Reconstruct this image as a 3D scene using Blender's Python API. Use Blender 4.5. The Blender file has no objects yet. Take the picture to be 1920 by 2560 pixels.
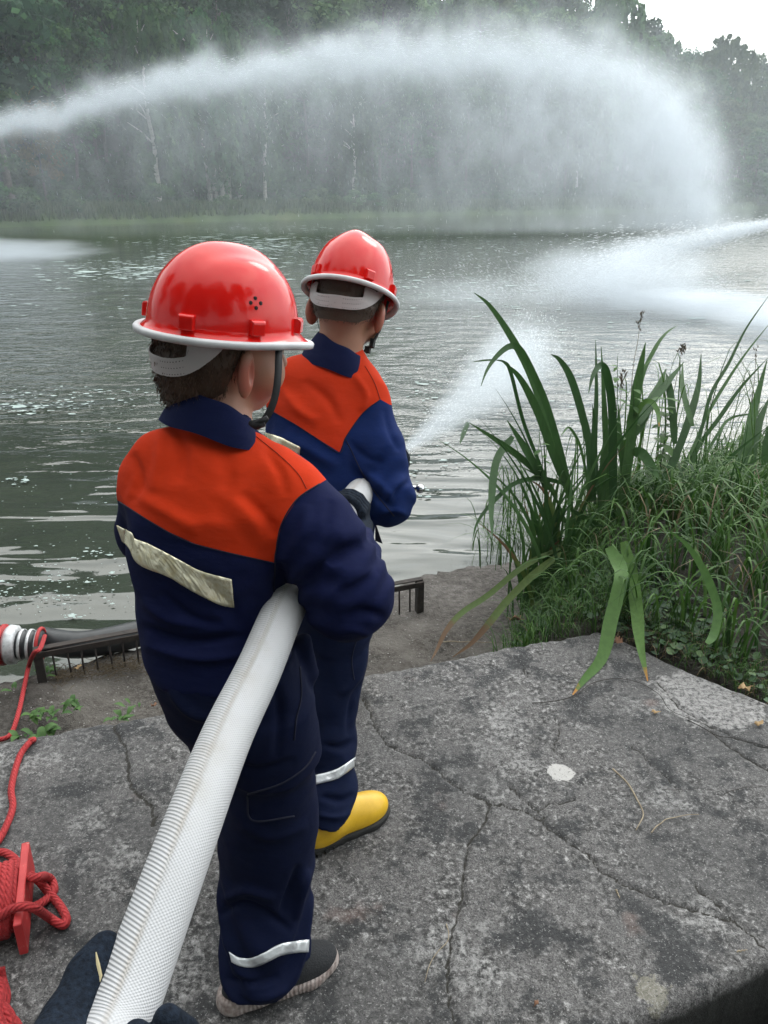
import bpy, math, random
import numpy as np
from mathutils import Vector, Matrix
from mathutils.bvhtree import BVHTree

random.seed(7); rng = np.random.default_rng(7)
S = bpy.context.scene
COL = S.collection
# ------------------------------------------------------------------ camera
PITCH = math.radians(21.95); FPX = 1997.0; CAM = np.array([0.0, 0.0, 1.5])
cam = bpy.data.cameras.new('camera'); camo = bpy.data.objects.new('camera', cam); COL.objects.link(camo)
camo.location = CAM; camo.rotation_euler = (math.pi/2 - PITCH, 0, 0)
cam.sensor_fit = 'VERTICAL'; cam.sensor_height = 36; cam.lens = 36 * FPX / 2560
cam.clip_start = 0.03; cam.clip_end = 1500
S.camera = camo
# ------------------------------------------------------------------ world and sun
SUN_EL, SUN_AZ = 38, 34          # azimuth clockwise from +Y (the way the camera looks)
w = bpy.data.worlds.new('World'); S.world = w; w.use_nodes = True
nt = w.node_tree; nt.nodes.clear()
def WN(t, **k):
    n = nt.nodes.new(t)
    for a, b in k.items(): setattr(n, a, b)
    return n
sky = WN('ShaderNodeTexSky', sky_type='NISHITA', sun_disc=False, sun_elevation=math.radians(SUN_EL), sun_rotation=math.radians(SUN_AZ), dust_density=3.0, air_density=1.2)
bg = WN('ShaderNodeBackground'); bg.inputs['Strength'].default_value = 0.14
tc = WN('ShaderNodeTexCoord'); mp = WN('ShaderNodeMapping'); mp.inputs['Scale'].default_value = (1, 1, 2.2)
nz = WN('ShaderNodeTexNoise'); nz.inputs['Scale'].default_value = 1.7; nz.inputs['Detail'].default_value = 6; nz.inputs['Roughness'].default_value = 0.55
rp = WN('ShaderNodeValToRGB'); rp.color_ramp.elements[0].position = 0.30; rp.color_ramp.elements[1].position = 0.60
cl = WN('ShaderNodeMixRGB'); cl.inputs[1].default_value = (8.2, 9.6, 10.8, 1); cl.inputs[2].default_value = (16.5, 16.6, 16.0, 1)
mx = WN('ShaderNodeMixRGB'); mx.inputs[0].default_value = 0.86
ow = WN('ShaderNodeOutputWorld')
L = nt.links.new
L(tc.outputs['Generated'], mp.inputs[0]); L(mp.outputs[0], nz.inputs['Vector']); L(nz.outputs[0], rp.inputs[0]); L(rp.outputs[0], cl.inputs[0])
# the veil of cloud is brightest round the hidden sun
gd = WN('ShaderNodeVectorMath', operation='DOT_PRODUCT'); gd.inputs[1].default_value = (math.cos(math.radians(SUN_EL))*math.sin(math.radians(SUN_AZ)), math.cos(math.radians(SUN_EL))*math.cos(math.radians(SUN_AZ)), math.sin(math.radians(SUN_EL)))
gm = WN('ShaderNodeMapRange'); gm.inputs['From Min'].default_value = -.2; gm.inputs['From Max'].default_value = 1; gm.inputs['To Min'].default_value = .62; gm.inputs['To Max'].default_value = 4.3
gp = WN('ShaderNodeMixRGB', blend_type='MULTIPLY'); gp.inputs[0].default_value = 1
L(tc.outputs['Generated'], gd.inputs[0]); L(gd.outputs['Value'], gm.inputs[0]); L(cl.outputs[0], gp.inputs[1]); L(gm.outputs[0], gp.inputs[2])
L(sky.outputs[0], mx.inputs[1]); L(gp.outputs[0], mx.inputs[2]); L(mx.outputs[0], bg.inputs[0]); L(bg.outputs[0], ow.inputs[0])
sun = bpy.data.lights.new('sun', 'SUN'); sun.energy = 1.2; sun.angle = math.radians(18); sun.color = (1, 0.95, 0.88)
suno = bpy.data.objects.new('sun', sun); COL.objects.link(suno)
sd = Vector((math.cos(math.radians(SUN_EL))*math.sin(math.radians(SUN_AZ)), math.cos(math.radians(SUN_EL))*math.cos(math.radians(SUN_AZ)), math.sin(math.radians(SUN_EL))))
suno.rotation_euler = sd.to_track_quat('Z', 'Y').to_euler(); suno.location = (20, 20, 40)
S.view_settings.view_transform = 'Standard'; S.view_settings.look = 'None'; S.view_settings.gamma = 1
S.view_settings.use_curve_mapping = False; S.view_settings.exposure = -0.96
cy = S.cycles; cy.volume_bounces = 2; cy.max_bounces = 8; cy.transparent_max_bounces = 16; cy.volume_max_steps = 256
cy.use_denoising = True; cy.caustics_reflective = False; cy.caustics_refractive = False; cy.sample_clamp_indirect = 6

# ------------------------------------------------------------------ measuring: photo pixel -> place
sp_, cp_ = math.sin(PITCH), math.cos(PITCH)
def P(px, py, t):
    "the point seen at photo pixel px,py at camera depth t"
    u = (px-960)/FPX; v = (py-1280)/FPX
    return np.array([t*u, t*(cp_ - v*sp_), 1.5 - t*(sp_ + v*cp_)])
def G(px, py, z=0.0):
    "the point of the level plane z seen at photo pixel px,py"
    v = (py-1280)/FPX
    return P(px, py, (1.5-z)/(sp_ + v*cp_))
def PY(px, py, Y):
    v = (py-1280)/FPX
    return P(px, py, Y/(cp_ - v*sp_))
def to_px(p):
    p = np.asarray(p, float).reshape(-1, 3)
    t = p[:, 1]*cp_ - (p[:, 2]-1.5)*sp_
    return 960 + FPX*p[:, 0]/t, 1280 + FPX*(-(p[:, 2]-1.5)*cp_ - p[:, 1]*sp_)/t, t

# ------------------------------------------------------------------ materials
class Mat:
    def __init__(s, name, base=(.5,.5,.5), rough=.6, **kw):
        s.m = bpy.data.materials.new(name); s.m.use_nodes = True; s.t = s.m.node_tree
        s.b = s.t.nodes['Principled BSDF']; s.o = s.t.nodes['Material Output']
        s.set('Base Color', base); s.set('Roughness', rough)
        for k, v in kw.items(): s.set(k.replace('_', ' '), v)
    def put(s, inp, v):
        if hasattr(v, 'links') or isinstance(v, bpy.types.NodeSocket): s.t.links.new(v, inp)
        elif isinstance(v, (tuple, list)) and len(v) == 3 and inp.type == 'RGBA': inp.default_value = (*v, 1)
        else: inp.default_value = v
    def set(s, k, v): s.put(s.b.inputs[k], v)
    def n(s, typ, ins=None, out=0, **attrs):
        n = s.t.nodes.new(typ)
        for k, v in attrs.items(): setattr(n, k, v)
        for k, v in (ins or {}).items(): s.put(n.inputs[k], v)
        return n.outputs[out] if out is not None else n
    def co(s, kind='Object', scale=None, rot=None, loc=None):
        c = s.n('ShaderNodeTexCoord', out=kind)
        if scale is None and rot is None and loc is None: return c
        return s.n('ShaderNodeMapping', {'Vector': c, 'Scale': scale or (1,1,1), 'Rotation': rot or (0,0,0), 'Location': loc or (0,0,0)})
    def noise(s, sc, det=4, ro=.55, vec=None, dist=0, out='Fac'):
        return s.n('ShaderNodeTexNoise', {'Scale': sc, 'Detail': det, 'Roughness': ro, 'Distortion': dist, 'Vector': vec if vec is not None else s.co()}, out=out)
    def ramp(s, fac, stops):
        n = s.t.nodes.new('ShaderNodeValToRGB'); cr = n.color_ramp
        while len(cr.elements) < len(stops): cr.elements.new(.5)
        for e, (p, c) in zip(cr.elements, stops):
            e.position = p; e.color = (*c, 1) if isinstance(c, (tuple, list)) else (c, c, c, 1)
        s.put(n.inputs[0], fac); return n.outputs[0]
    def mix(s, f, a, b, blend='MIX'):
        return s.n('ShaderNodeMixRGB', {0: f, 1: a, 2: b}, blend_type=blend)
    def math(s, op, a, b=0.0, c=0.0, clamp=False):
        return s.n('ShaderNodeMath', {0: a, 1: b, 2: c}, operation=op, use_clamp=clamp)
    def mr(s, v, a, b, c=0., d=1., smooth=True):
        return s.n('ShaderNodeMapRange', {'Value': v, 'From Min': a, 'From Max': b, 'To Min': c, 'To Max': d}, interpolation_type='SMOOTHSTEP' if smooth else 'LINEAR')
    def attr(s, name, out='Fac'): return s.n('ShaderNodeAttribute', attribute_name=name, out=out)
    def bump(s, h, strength=.5, dist=.01, nrm=None):
        d = {'Height': h, 'Strength': strength, 'Distance': dist}
        if nrm is not None: d['Normal'] = nrm
        o = s.n('ShaderNodeBump', d); s.set('Normal', o); return o
# ------------------------------------------------------------------ objects
def tag(o, label=None, cat=None, group=None, kind=None):
    if label: o['label'] = label
    if cat: o['category'] = cat
    if group: o['group'] = group
    if kind: o['kind'] = kind
    return o
def empty(name, loc=(0,0,0), label=None, cat=None, group=None):
    o = bpy.data.objects.new(name, None); COL.objects.link(o); o.location = loc; o.empty_display_size = .1
    return tag(o, label, cat, group)
def new(name, me, parent=None, loc=None):
    o = bpy.data.objects.new(name, me); COL.objects.link(o)
    if parent is not None:
        o.parent = parent
        if loc is None and parent.type == 'EMPTY':      # geometry given in world space: undo the parent's place
            o.matrix_parent_inverse = Matrix.Translation(-parent.location)
    if loc is not None: o.location = loc
    return o
def mesh(name, V, F, m=None, smooth=True, attrs=None, uv=None):
    V = np.asarray(V, dtype=np.float32).reshape(-1, 3)
    me = bpy.data.meshes.new(name)
    if isinstance(F, np.ndarray) and F.ndim == 2:
        k = F.shape[1]; n = len(F)
        me.vertices.add(len(V)); me.vertices.foreach_set('co', V.ravel())
        me.loops.add(n*k); me.loops.foreach_set('vertex_index', F.astype(np.int32).ravel())
        me.polygons.add(n); me.polygons.foreach_set('loop_start', np.arange(0, n*k, k, dtype=np.int32))
        me.update(calc_edges=True); me.validate()
    else:
        me.from_pydata([tuple(map(float, v)) for v in V], [], [tuple(map(int, f)) for f in F]); me.update()
    if smooth: me.polygons.foreach_set('use_smooth', [True]*len(me.polygons))
    for k_, a in (attrs or {}).items():
        at = me.attributes.new(k_, 'FLOAT', 'POINT'); at.data.foreach_set('value', np.asarray(a, np.float32))
    if uv is not None:
        ul = me.uv_layers.new(name='UVMap'); vi = np.zeros(len(me.loops), np.int32); me.loops.foreach_get('vertex_index', vi)
        ul.data.foreach_set('uv', np.asarray(uv, np.float32)[vi].ravel())
    if m is not None: me.materials.append(m.m if isinstance(m, Mat) else m)
    return me
def grid_mesh(name, X, Y, Z, m, **k):
    ny, nx = X.shape
    V = np.stack([X, Y, Z], -1).reshape(-1, 3)
    i = np.arange(nx*ny).reshape(ny, nx)
    F = np.stack([i[:-1, :-1], i[:-1, 1:], i[1:, 1:], i[1:, :-1]], -1).reshape(-1, 4)
    return mesh(name, V, F, m, **k)
class MB:
    "collects verts and faces"
    def __init__(s): s.V = []; s.F = []; s.A = []; s.n = 0
    def add(s, V, F, a=0.0):
        V = np.asarray(V, float).reshape(-1, 3)
        s.V.append(V); s.F += [tuple(int(i)+s.n for i in f) for f in F]; s.A.append(np.full(len(V), a)); s.n += len(V)
    def box(s, c, d, M=None, a=0.0):
        c = np.array(c, float); d = np.array(d, float)/2
        V = np.array([[x, y, z] for x in (-1,1) for y in (-1,1) for z in (-1,1)])*d
        if M is not None: V = V @ np.array(M)[:3, :3].T
        s.add(V + c, [(0,1,3,2),(4,6,7,5),(0,4,5,1),(2,3,7,6),(0,2,6,4),(1,5,7,3)], a)
    def tube(s, pts, r, n=10, cap=True, a=0.0):
        V, F = tube(pts, r, n, cap); s.add(V, F, a)
    def blade(s, pts, wd, side=None, fold=.18, a=0.0):
        V, F = blade(pts, wd, side, fold); s.add(V, F, a)
    def mesh(s, name, m, smooth=True, an='tint'):
        return mesh(name, np.concatenate(s.V), s.F, m, smooth, {an: np.concatenate(s.A)})
    def build(s, name, m, parent=None, smooth=True):
        return new(name, s.mesh(name, m, smooth), parent)
def frames(pts, up0=(0, 0, 1)):
    pts = np.asarray(pts, float); T = np.gradient(pts, axis=0); T /= np.linalg.norm(T, axis=1)[:, None]+1e-12
    up = np.array(up0, float)
    if abs(T[0] @ up) > .95: up = np.array([1., 0, 0])
    N = []; prev = up - T[0]*(up @ T[0]); prev /= np.linalg.norm(prev)
    for t in T:
        prev = prev - t*(prev @ t); prev /= np.linalg.norm(prev)+1e-12; N.append(prev)
    N = np.array(N); B = np.cross(T, N); return T, N, B
def tube(pts, r, n=10, cap=True):
    pts = np.asarray(pts, float); m = len(pts); r = np.broadcast_to(np.asarray(r, float), (m,))
    T, N, B = frames(pts); a = np.arange(n)*2*math.pi/n
    V = (pts[:, None] + r[:, None, None]*(np.cos(a)[None, :, None]*N[:, None] + np.sin(a)[None, :, None]*B[:, None])).reshape(-1, 3)
    F = [(i*n+j, i*n+(j+1) % n, (i+1)*n+(j+1) % n, (i+1)*n+j) for i in range(m-1) for j in range(n)]
    if cap: F += [tuple(range(n))[::-1], tuple((m-1)*n+j for j in range(n))]
    return V, F
def blade(pts, wd, side=None, fold=.18):
    "a leaf: strip of width wd(array) along pts with a V fold"
    pts = np.asarray(pts, float); m = len(pts); wd = np.broadcast_to(np.asarray(wd, float), (m,))
    T = np.gradient(pts, axis=0); T /= np.linalg.norm(T, axis=1)[:, None]+1e-12
    if side is None: side = np.cross(T[0], [0, 0, 1.]) + 1e-6
    sd_ = np.asarray(side, float)[None] - T*(T @ np.asarray(side, float))[:, None]
    sd_ /= np.linalg.norm(sd_, axis=1)[:, None]+1e-9
    nn = np.cross(T, sd_)
    V = np.stack([pts - sd_*wd[:, None]/2 + nn*wd[:, None]*fold, pts, pts + sd_*wd[:, None]/2 + nn*wd[:, None]*fold], 1).reshape(-1, 3)
    F = []
    for i in range(m-1):
        for j in (0, 1): F.append((i*3+j, i*3+j+1, i*3+3+j+1, i*3+3+j))
    return V, F
def cat(P_, n):
    "smooth curve through points, n samples"
    P_ = np.asarray(P_, float); m = len(P_)
    if m < 3:
        return np.array([P_[0]+(P_[-1]-P_[0])*k for k in np.linspace(0, 1, n)])
    Q = np.vstack([2*P_[0]-P_[1], P_, 2*P_[-1]-P_[-2]]); out = []
    for u in np.linspace(0, m-1-1e-9, n):
        i = int(u); f = u-i; a, b, c, d = Q[i:i+4]
        out.append(.5*((2*b)+(c-a)*f+(2*a-5*b+4*c-d)*f*f+(3*b-a-3*c+d)*f**3))
    return np.array(out)
def copy_tree(o, parent=None):
    c = o.copy(); COL.objects.link(c)
    if parent is not None: c.parent = parent
    for ch in list(o.children): copy_tree(ch, c)
    return c
# hashed value noise, vectorised
def vnoise(X, Y, Z=0.0, seed=0):
    X, Y, Z = np.broadcast_arrays(np.asarray(X, float), np.asarray(Y, float), np.asarray(Z, float))
    xi, yi, zi = [np.floor(q).astype(np.int64) for q in (X, Y, Z)]
    fx, fy, fz = X-xi, Y-yi, Z-zi; fx, fy, fz = [q*q*(3-2*q) for q in (fx, fy, fz)]
    def h(a, b, c):
        n = (a*374761393 + b*668265263 + c*2147483647 + seed*974711) & 0xffffffff
        n = ((n ^ (n >> 13))*1274126177) & 0xffffffff
        return ((n ^ (n >> 16)) & 0xffff)/65535.0
    r = 0
    for dx in (0, 1):
        for dy in (0, 1):
            for dz in (0, 1):
                r = r + h(xi+dx, yi+dy, zi+dz)*(fx if dx else 1-fx)*(fy if dy else 1-fy)*(fz if dz else 1-fz)
    return r*2-1
def fbm(X, Y, Z=0.0, o=4, seed=0):
    r = 0; a = 1; s = 0
    for k in range(o):
        r = r + a*vnoise(np.asarray(X)*2**k, np.asarray(Y)*2**k, np.asarray(Z)*2**k, seed+k); s += a; a *= .5
    return r/s
def surface_nets(F, org, h):
    "zero surface of the sampled field F (inside negative)"
    nx, ny, nz_ = F.shape; ins = F < 0
    cs = (nx-1, ny-1, nz_-1); cnt = np.zeros(cs, np.int8)
    cor = [(a, b, c) for a in (0, 1) for b in (0, 1) for c in (0, 1)]
    sl = lambda A, a, b, c: A[a:a+cs[0], b:b+cs[1], c:c+cs[2]]
    for q in cor: cnt += sl(ins, *q)
    mk = (cnt > 0) & (cnt < 8); I = np.argwhere(mk); idx = -np.ones(cs, np.int64); idx[mk] = np.arange(len(I))
    acc = np.zeros((len(I), 3)); num = np.zeros(len(I))
    for ax in range(3):
        for q in cor:
            if q[ax]: continue
            q2 = list(q); q2[ax] = 1
            a = F[I[:, 0]+q[0], I[:, 1]+q[1], I[:, 2]+q[2]]; b = F[I[:, 0]+q2[0], I[:, 1]+q2[1], I[:, 2]+q2[2]]
            c = (a < 0) != (b < 0); t = np.where(c, a/(a-b+1e-20), 0)
            pt = np.array(q, float)[None].repeat(len(I), 0); pt[:, ax] = t
            acc += pt*c[:, None]; num += c
    V = (I + acc/num[:, None])*h + np.array(org)
    Q = []
    for ax in range(3):
        u, v_ = (ax+1) % 3, (ax+2) % 3
        sA = [slice(None)]*3; sB = [slice(None)]*3; sA[ax] = slice(0, -1); sB[ax] = slice(1, None)
        A = ins[tuple(sA)]; B = ins[tuple(sB)]; E = np.argwhere(A != B)
        ok = (E[:, u] > 0) & (E[:, v_] > 0) & (E[:, u] < F.shape[u]-1) & (E[:, v_] < F.shape[v_]-1); E = E[ok]
        fl = A[E[:, 0], E[:, 1], E[:, 2]]
        def id_(du, dv):
            e = E.copy(); e[:, u] -= du; e[:, v_] -= dv; return idx[e[:, 0], e[:, 1], e[:, 2]]
        q = np.stack([id_(1, 1), id_(0, 1), id_(0, 0), id_(1, 0)], 1); q[~fl] = q[~fl][:, ::-1]; Q.append(q)
    return V, np.concatenate(Q)
# ================================================================== the setting
WZ = -0.6                                           # water level
# ---- far bank line (x, y) along the water
bank = np.array([G(px, py, WZ)[:2] for px, py in [(-1400,640),(-700,600),(-300,578),(0,569),(300,560),(560,553),(900,544),(1200,538),(1500,533),(1700,530),(1920,522),(2500,512),(3300,506)]])
def bank_y(x): return np.interp(x, bank[:, 0], bank[:, 1])
def far_h(x, y):
    d = y - bank_y(x)
    hill = np.interp(x, [-60, -20, 5, 25, 45, 120], [.62, .60, .50, .40, .25, .14])
    h = np.where(d < 0, -1.6+0*x, 0)
    h = np.interp(d, [-3, -.3, .4, 9, 12], [-2.0, -.9, .15, .35, .6]) + np.clip(d-10, 0, 60)*hill
    return h + .12*fbm(x*.6, y*.6, 0, 3, 5)*(d > -.5)
m_far = Mat('far_ground', rough=.95)
gn = m_far.noise(.5, 5); m_far.set('Specular IOR Level', .1); m_far.set('Base Color', m_far.ramp(gn, [(.3, (.045,.070,.030)), (.55, (.070,.105,.042)), (.75, (.11,.125,.06))]))
m_dark = Mat('leaf_litter', rough=.95); m_dark.set('Base Color', m_dark.ramp(m_dark.noise(1.5, 5), [(.3, (.018,.02,.012)), (.7, (.045,.042,.028))]))
xs = np.linspace(-110, 170, 180); ds = np.concatenate([np.linspace(-4, 12, 30), np.linspace(13, 120, 40)])
XX, DD = np.meshgrid(xs, ds); YY = bank_y(XX)+DD; ZZ = far_h(XX, YY)
me = grid_mesh('far_bank', XX, YY, ZZ, m_far); me.materials.append(m_dark.m)
nxq = len(xs)-1
mi = np.zeros(len(me.polygons), np.int32); dd = np.repeat(ds[:-1], nxq); mi[dd > 9] = 1
me.polygons.foreach_set('material_index', mi)
tag(new('hillside', me), 'low grassy far bank rising to a wooded hillside beyond the pond', kind='structure')

# ---- bed and wide ground so that the land goes on to the horizon
m_soil = Mat('bed_mud', (.05,.05,.03), .95)
me = mesh('ground', [(-290,-290,-2.4),(290,-290,-2.4),(290,290,-2.4),(-290,290,-2.4)], [(0,1,2,3)], m_soil)
tag(new('ground', me), kind='structure')

# ---- water
m_water = Mat('pond_water', rough=.035, IOR=1.333, Specular_IOR_Level=1.0)
gco = m_water.co()
murk = m_water.noise(.9, 4, .6, gco)
m_water.set('Base Color', m_water.ramp(murk, [(.3, (.024,.030,.022)), (.7, (.036,.043,.032))]))
dist = m_water.n('ShaderNodeVectorMath', {0: gco}, out='Value', operation='LENGTH')
def wv(scale, sx, sy, rot, det=2, ro=.5):
    return m_water.noise(1.0, det, ro, m_water.n('ShaderNodeMapping', {'Vector': gco, 'Scale': (scale*sx, scale*sy, 1), 'Rotation': (0, 0, rot)}), .3)
calm = wv(3.1, .34, 1.15, .22, 1.6, .4)          # long smooth ripples near the quay
chop = wv(5.5, .7, 1.2, -.1, 3, .6)
fine = wv(17, .8, 1.1, .3, 2, .6)
# chop is strongest in mid pond, where the jets stir it
ymid = m_water.n('ShaderNodeSeparateXYZ', {0: gco}, out=None)
stir = m_water.mr(ymid.outputs['Y'], 5.0, 10.0)
farf = m_water.mr(ymid.outputs['Y'], 20, 46, 1, .35)
xr = m_water.mr(ymid.outputs['X'], -2.5, 2.0, .35, 1)
h1 = m_water.math('MULTIPLY', calm, .040)
h2 = m_water.math('MULTIPLY', m_water.math('MULTIPLY', chop, .036), m_water.math('MULTIPLY', stir, farf))
h3 = m_water.math('MULTIPLY', m_water.math('MULTIPLY', fine, .0065), m_water.math('ADD', m_water.math('MULTIPLY', stir, farf), .03))
# rings round the landing jet
cx, cy_ = G(1290, 905, WZ)[:2]
rv = m_water.n('ShaderNodeVectorMath', {0: gco, 1: (cx, cy_, 0)}, operation='SUBTRACT')
rl = m_water.n('ShaderNodeVectorMath', {0: rv}, out='Value', operation='LENGTH')
ring = m_water.math('MULTIPLY', m_water.math('SINE', m_water.math('MULTIPLY', m_water.math('ADD', rl, m_water.math('MULTIPLY', wv(1.2, 1, 1, 0, 2), .5)), 12.0)), m_water.mr(rl, .5, 5.5, .009, .0))
H = m_water.math('ADD', m_water.math('ADD', h1, h2), m_water.math('ADD', h3, ring))
m_water.bump(H, 1.0, 1.0)
wx = np.array([-200, 300]); 
gx = np.sign(np.linspace(-1, 1, 120))*np.abs(np.linspace(-1, 1, 120))**2.5*160; gy = 1.5+np.linspace(0, 1, 150)**2.6*260
XX, YY = np.meshgrid(gx, gy)
amp = .012*np.exp(-((YY-12)/14)**2)
ZZ = WZ + amp*fbm(XX*.9, YY*1.3, 0, 3, 3)
tag(new('pond_water', grid_mesh('pond_water', XX, YY, ZZ, m_water)), 'murky green pond water with ripples', kind='structure')

# ---- near bank: low ground beside the slab, soil bank on the right
def slab_far(x): return 2.30 + .335*np.asarray(x)
def slab_near(x): return .858 + .43*np.asarray(x)
quay = np.array([(-6, .1), (-2.2, 2.35), (-1.3, 2.90), (.3, 3.78), (.85, 3.97), (1.15, 4.25), (2.0, 5.25), (2.8, 5.9), (4.5, 6.6), (9, 7.5)])
def quay_y(x): return np.interp(x, quay[:, 0], quay[:, 1])
def sstep(a, b, v): t = np.clip((np.asarray(v)-a)/(b-a), 0, 1); return t*t*(3-2*t)
def near_h(x, y):
    x = np.asarray(x, float); y = np.asarray(y, float)
    low = -.35 - .02*sstep(-.2, .3, fbm(x*2, y*2, 0, 3, 9)) + .02*fbm(x*6, y*6, 0, 3, 11)
    edge = .50 + .37*(y-3.0) + .06*fbm(y*3, x*0, 0, 2, 4)
    up = sstep(-.05, .42, x-edge)
    top = .0 + .10*np.exp(-((x-1.25)**2/.25 + (y-3.3)**2/.35)) + .035*fbm(x*3, y*3, 0, 4, 21) - .42*sstep(3.3, 5.2, y)
    h = low*(1-up) + top*up
    # under the slab's rim keep it below the top
    ins = sstep(.02, -.06, y - np.minimum(slab_far(x), 2.56 - 1.02*(x-.78)))
    h = h*(1-ins) + (-.36)*ins
    d = y - quay_y(x)
    wid = .05 + .55*sstep(.9, 1.6, x)
    return h + (-1.9-h)*sstep(0, 1, d/wid)
gx = np.arange(-4.2, 7.0, .035); gy = np.arange(.3, 8.4, .035)
XX, YY = np.meshgrid(gx, gy); ZZ = near_h(XX, YY)
m_bank = Mat('bank_soil', rough=.95)
bc = m_bank.co(); n1 = m_bank.noise(3, 6, .65, bc); n2 = m_bank.noise(45, 5, .7, bc); n3 = m_bank.noise(130, 2, .6, bc)
soil = m_bank.ramp(n1, [(.34, (.022,.018,.015)), (.5, (.075,.064,.055)), (.62, (.16,.145,.13))])
soil = m_bank.mix(m_bank.ramp(n2, [(.42, .0), (.58, .8)]), soil, (.13,.118,.105))
soil = m_bank.mix(m_bank.ramp(n3, [(.66, .0), (.72, 1.)]), soil, (.30,.28,.26))
soil = m_bank.mix(m_bank.mr(m_bank.noise(1.3, 4, .6, bc), .5, .72, 0, .75), soil, (.028,.024,.020))
conc = m_bank.ramp(m_bank.noise(26, 6, .75, bc), [(.35, (.055,.048,.043)), (.55, (.15,.135,.125)), (.75, (.26,.24,.23))])
px_ = m_bank.n('ShaderNodeSeparateXYZ', {0: bc}, out=None)
cm = m_bank.math('MULTIPLY', m_bank.mr(px_.outputs['Y'], 3.0, 3.6), m_bank.mr(px_.outputs['X'], -.3, .25))
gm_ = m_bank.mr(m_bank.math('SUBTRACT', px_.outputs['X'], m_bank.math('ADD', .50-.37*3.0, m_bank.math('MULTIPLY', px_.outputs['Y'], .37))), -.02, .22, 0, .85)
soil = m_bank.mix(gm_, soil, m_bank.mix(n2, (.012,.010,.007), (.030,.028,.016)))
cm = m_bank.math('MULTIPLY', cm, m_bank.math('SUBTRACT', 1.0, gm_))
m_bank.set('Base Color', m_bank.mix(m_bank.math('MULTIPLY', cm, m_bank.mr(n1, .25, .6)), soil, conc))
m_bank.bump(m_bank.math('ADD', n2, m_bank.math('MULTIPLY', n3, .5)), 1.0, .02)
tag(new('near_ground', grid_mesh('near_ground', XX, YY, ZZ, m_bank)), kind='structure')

# ---- concrete slab with cracks
cracks_px = [
 [(905,1745),(935,1800),(965,1858),(1010,1880),(1060,1900),(1110,1945),(1175,1985),(1228,2008),(1262,2012),(1330,2035),(1385,2075),(1440,2115),(1475,2140),(1510,2180),(1560,2210),(1600,2225),(1680,2255),(1760,2282),(1830,2300),(1870,2330),(1925,2375)],
 [(1222,2008),(1215,2050),(1195,2080),(1170,2110),(1162,2160),(1155,2210),(1150,2270),(1130,2340),(1122,2400),(1118,2460),(1128,2520),(1140,2600)],
 [(1272,1960),(1300,1990),(1340,2022),(1365,2045)],
 [(1340,2022),(1390,2008),(1440,1995)],
 [(283,1805),(292,1830),(312,1860),(318,1890),(322,1930),(325,1962),(350,1990),(378,2010),(388,2040),(385,2060)],
 [(1640,1700),(1700,1770),(1760,1800),(1800,1845),(1850,1880),(1930,1930)],
 [(1580,1860),(1620,1900),(1700,1975)],
 [(1720,1790),(1790,1820),(1860,1850),(1930,1872)],
 [(1740,2210),(1790,2260),(1840,2300)],
 [(1390,1790),(1400,1830),(1385,1870),(1410,1900)],
 [(1285,1640),(1310,1670),(1320,1690)],
]
cw = [.55, .45, .5, .2, 1.1, .45, .25, .25, .4, .15, .12]
def jitter_line(pts, n=6, amp=.006, seed=0):
    r = np.random.default_rng(seed); out = []
    for a, b in zip(pts[:-1], pts[1:]):
        for k in range(n): out.append(a + (b-a)*k/n + r.normal(0, amp, 2)*(k > 0))
    return np.array(out + [pts[-1]])
segA, segB, segW = [], [], []
for i, (c, w_) in enumerate(zip(cracks_px, cw)):
    pl = jitter_line(np.array([G(x, y, 0)[:2] for x, y in c]), 5, .0035, i)
    wl = w_*np.interp(np.arange(len(pl)), np.linspace(0, len(pl)-1, 9), np.random.default_rng(i+50).uniform(.5, 1.3, 9))
    for k in range(len(pl)-1): segA.append(pl[k]); segB.append(pl[k+1]); segW.append(wl[k])
segA = np.array(segA); segB = np.array(segB); segW = np.array(segW)
def crack_d(x, y):
    D = np.full(x.shape, 1.0)
    for a, b, w_ in zip(segA, segB, segW):
        lo = np.minimum(a, b)-.06; hi = np.maximum(a, b)+.06
        m = (x > lo[0]) & (x < hi[0]) & (y > lo[1]) & (y < hi[1])
        if not m.any(): continue
        p = np.stack([x[m], y[m]], -1); ab = b-a; t = np.clip(((p-a) @ ab)/(ab @ ab+1e-12), 0, 1)
        D[m] = np.minimum(D[m], np.linalg.norm(p-(a+t[:, None]*ab), axis=1) - .0030*w_)
    return D
st = .0065
gx = np.arange(-1.75, 1.95, st); 
rows = 250
far_e = slab_far(gx) + .012*fbm(gx*7, gx*0, 0, 4, 31) + .004*fbm(gx*40, gx*0, 0, 2, 35)
corner = 1.0 - .92*np.clip((gx-.80), 0, None)            # the right-hand side of the slab runs back
far_e = np.minimum(far_e, 2.56 - 1.02*(gx-.78) + .03*fbm(gx*6, gx*0+3, 0, 3, 37))
near_e = slab_near(gx) + .010*fbm(gx*9, gx*0+9, 0, 4, 33)
vv = np.linspace(0, 1, rows)[:, None]
XX = np.repeat(gx[None], rows, 0); YY = near_e[None]+(far_e-near_e)[None]*vv
D = crack_d(XX, YY)
ed = np.minimum(YY-near_e[None], far_e[None]-YY)
ZZ = .0022*fbm(XX*9, YY*9, 0, 4, 41) - .007*np.exp(-(np.clip(D, 0, 1)/.0038)**2) + .004*fbm(XX*1.5, YY*1.5, 0, 2, 43)
ZZ -= .016*np.exp(-np.clip(ed, 0, None)/.010)*(1+.6*fbm(XX*30, YY*30, 0, 2, 44))
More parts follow.
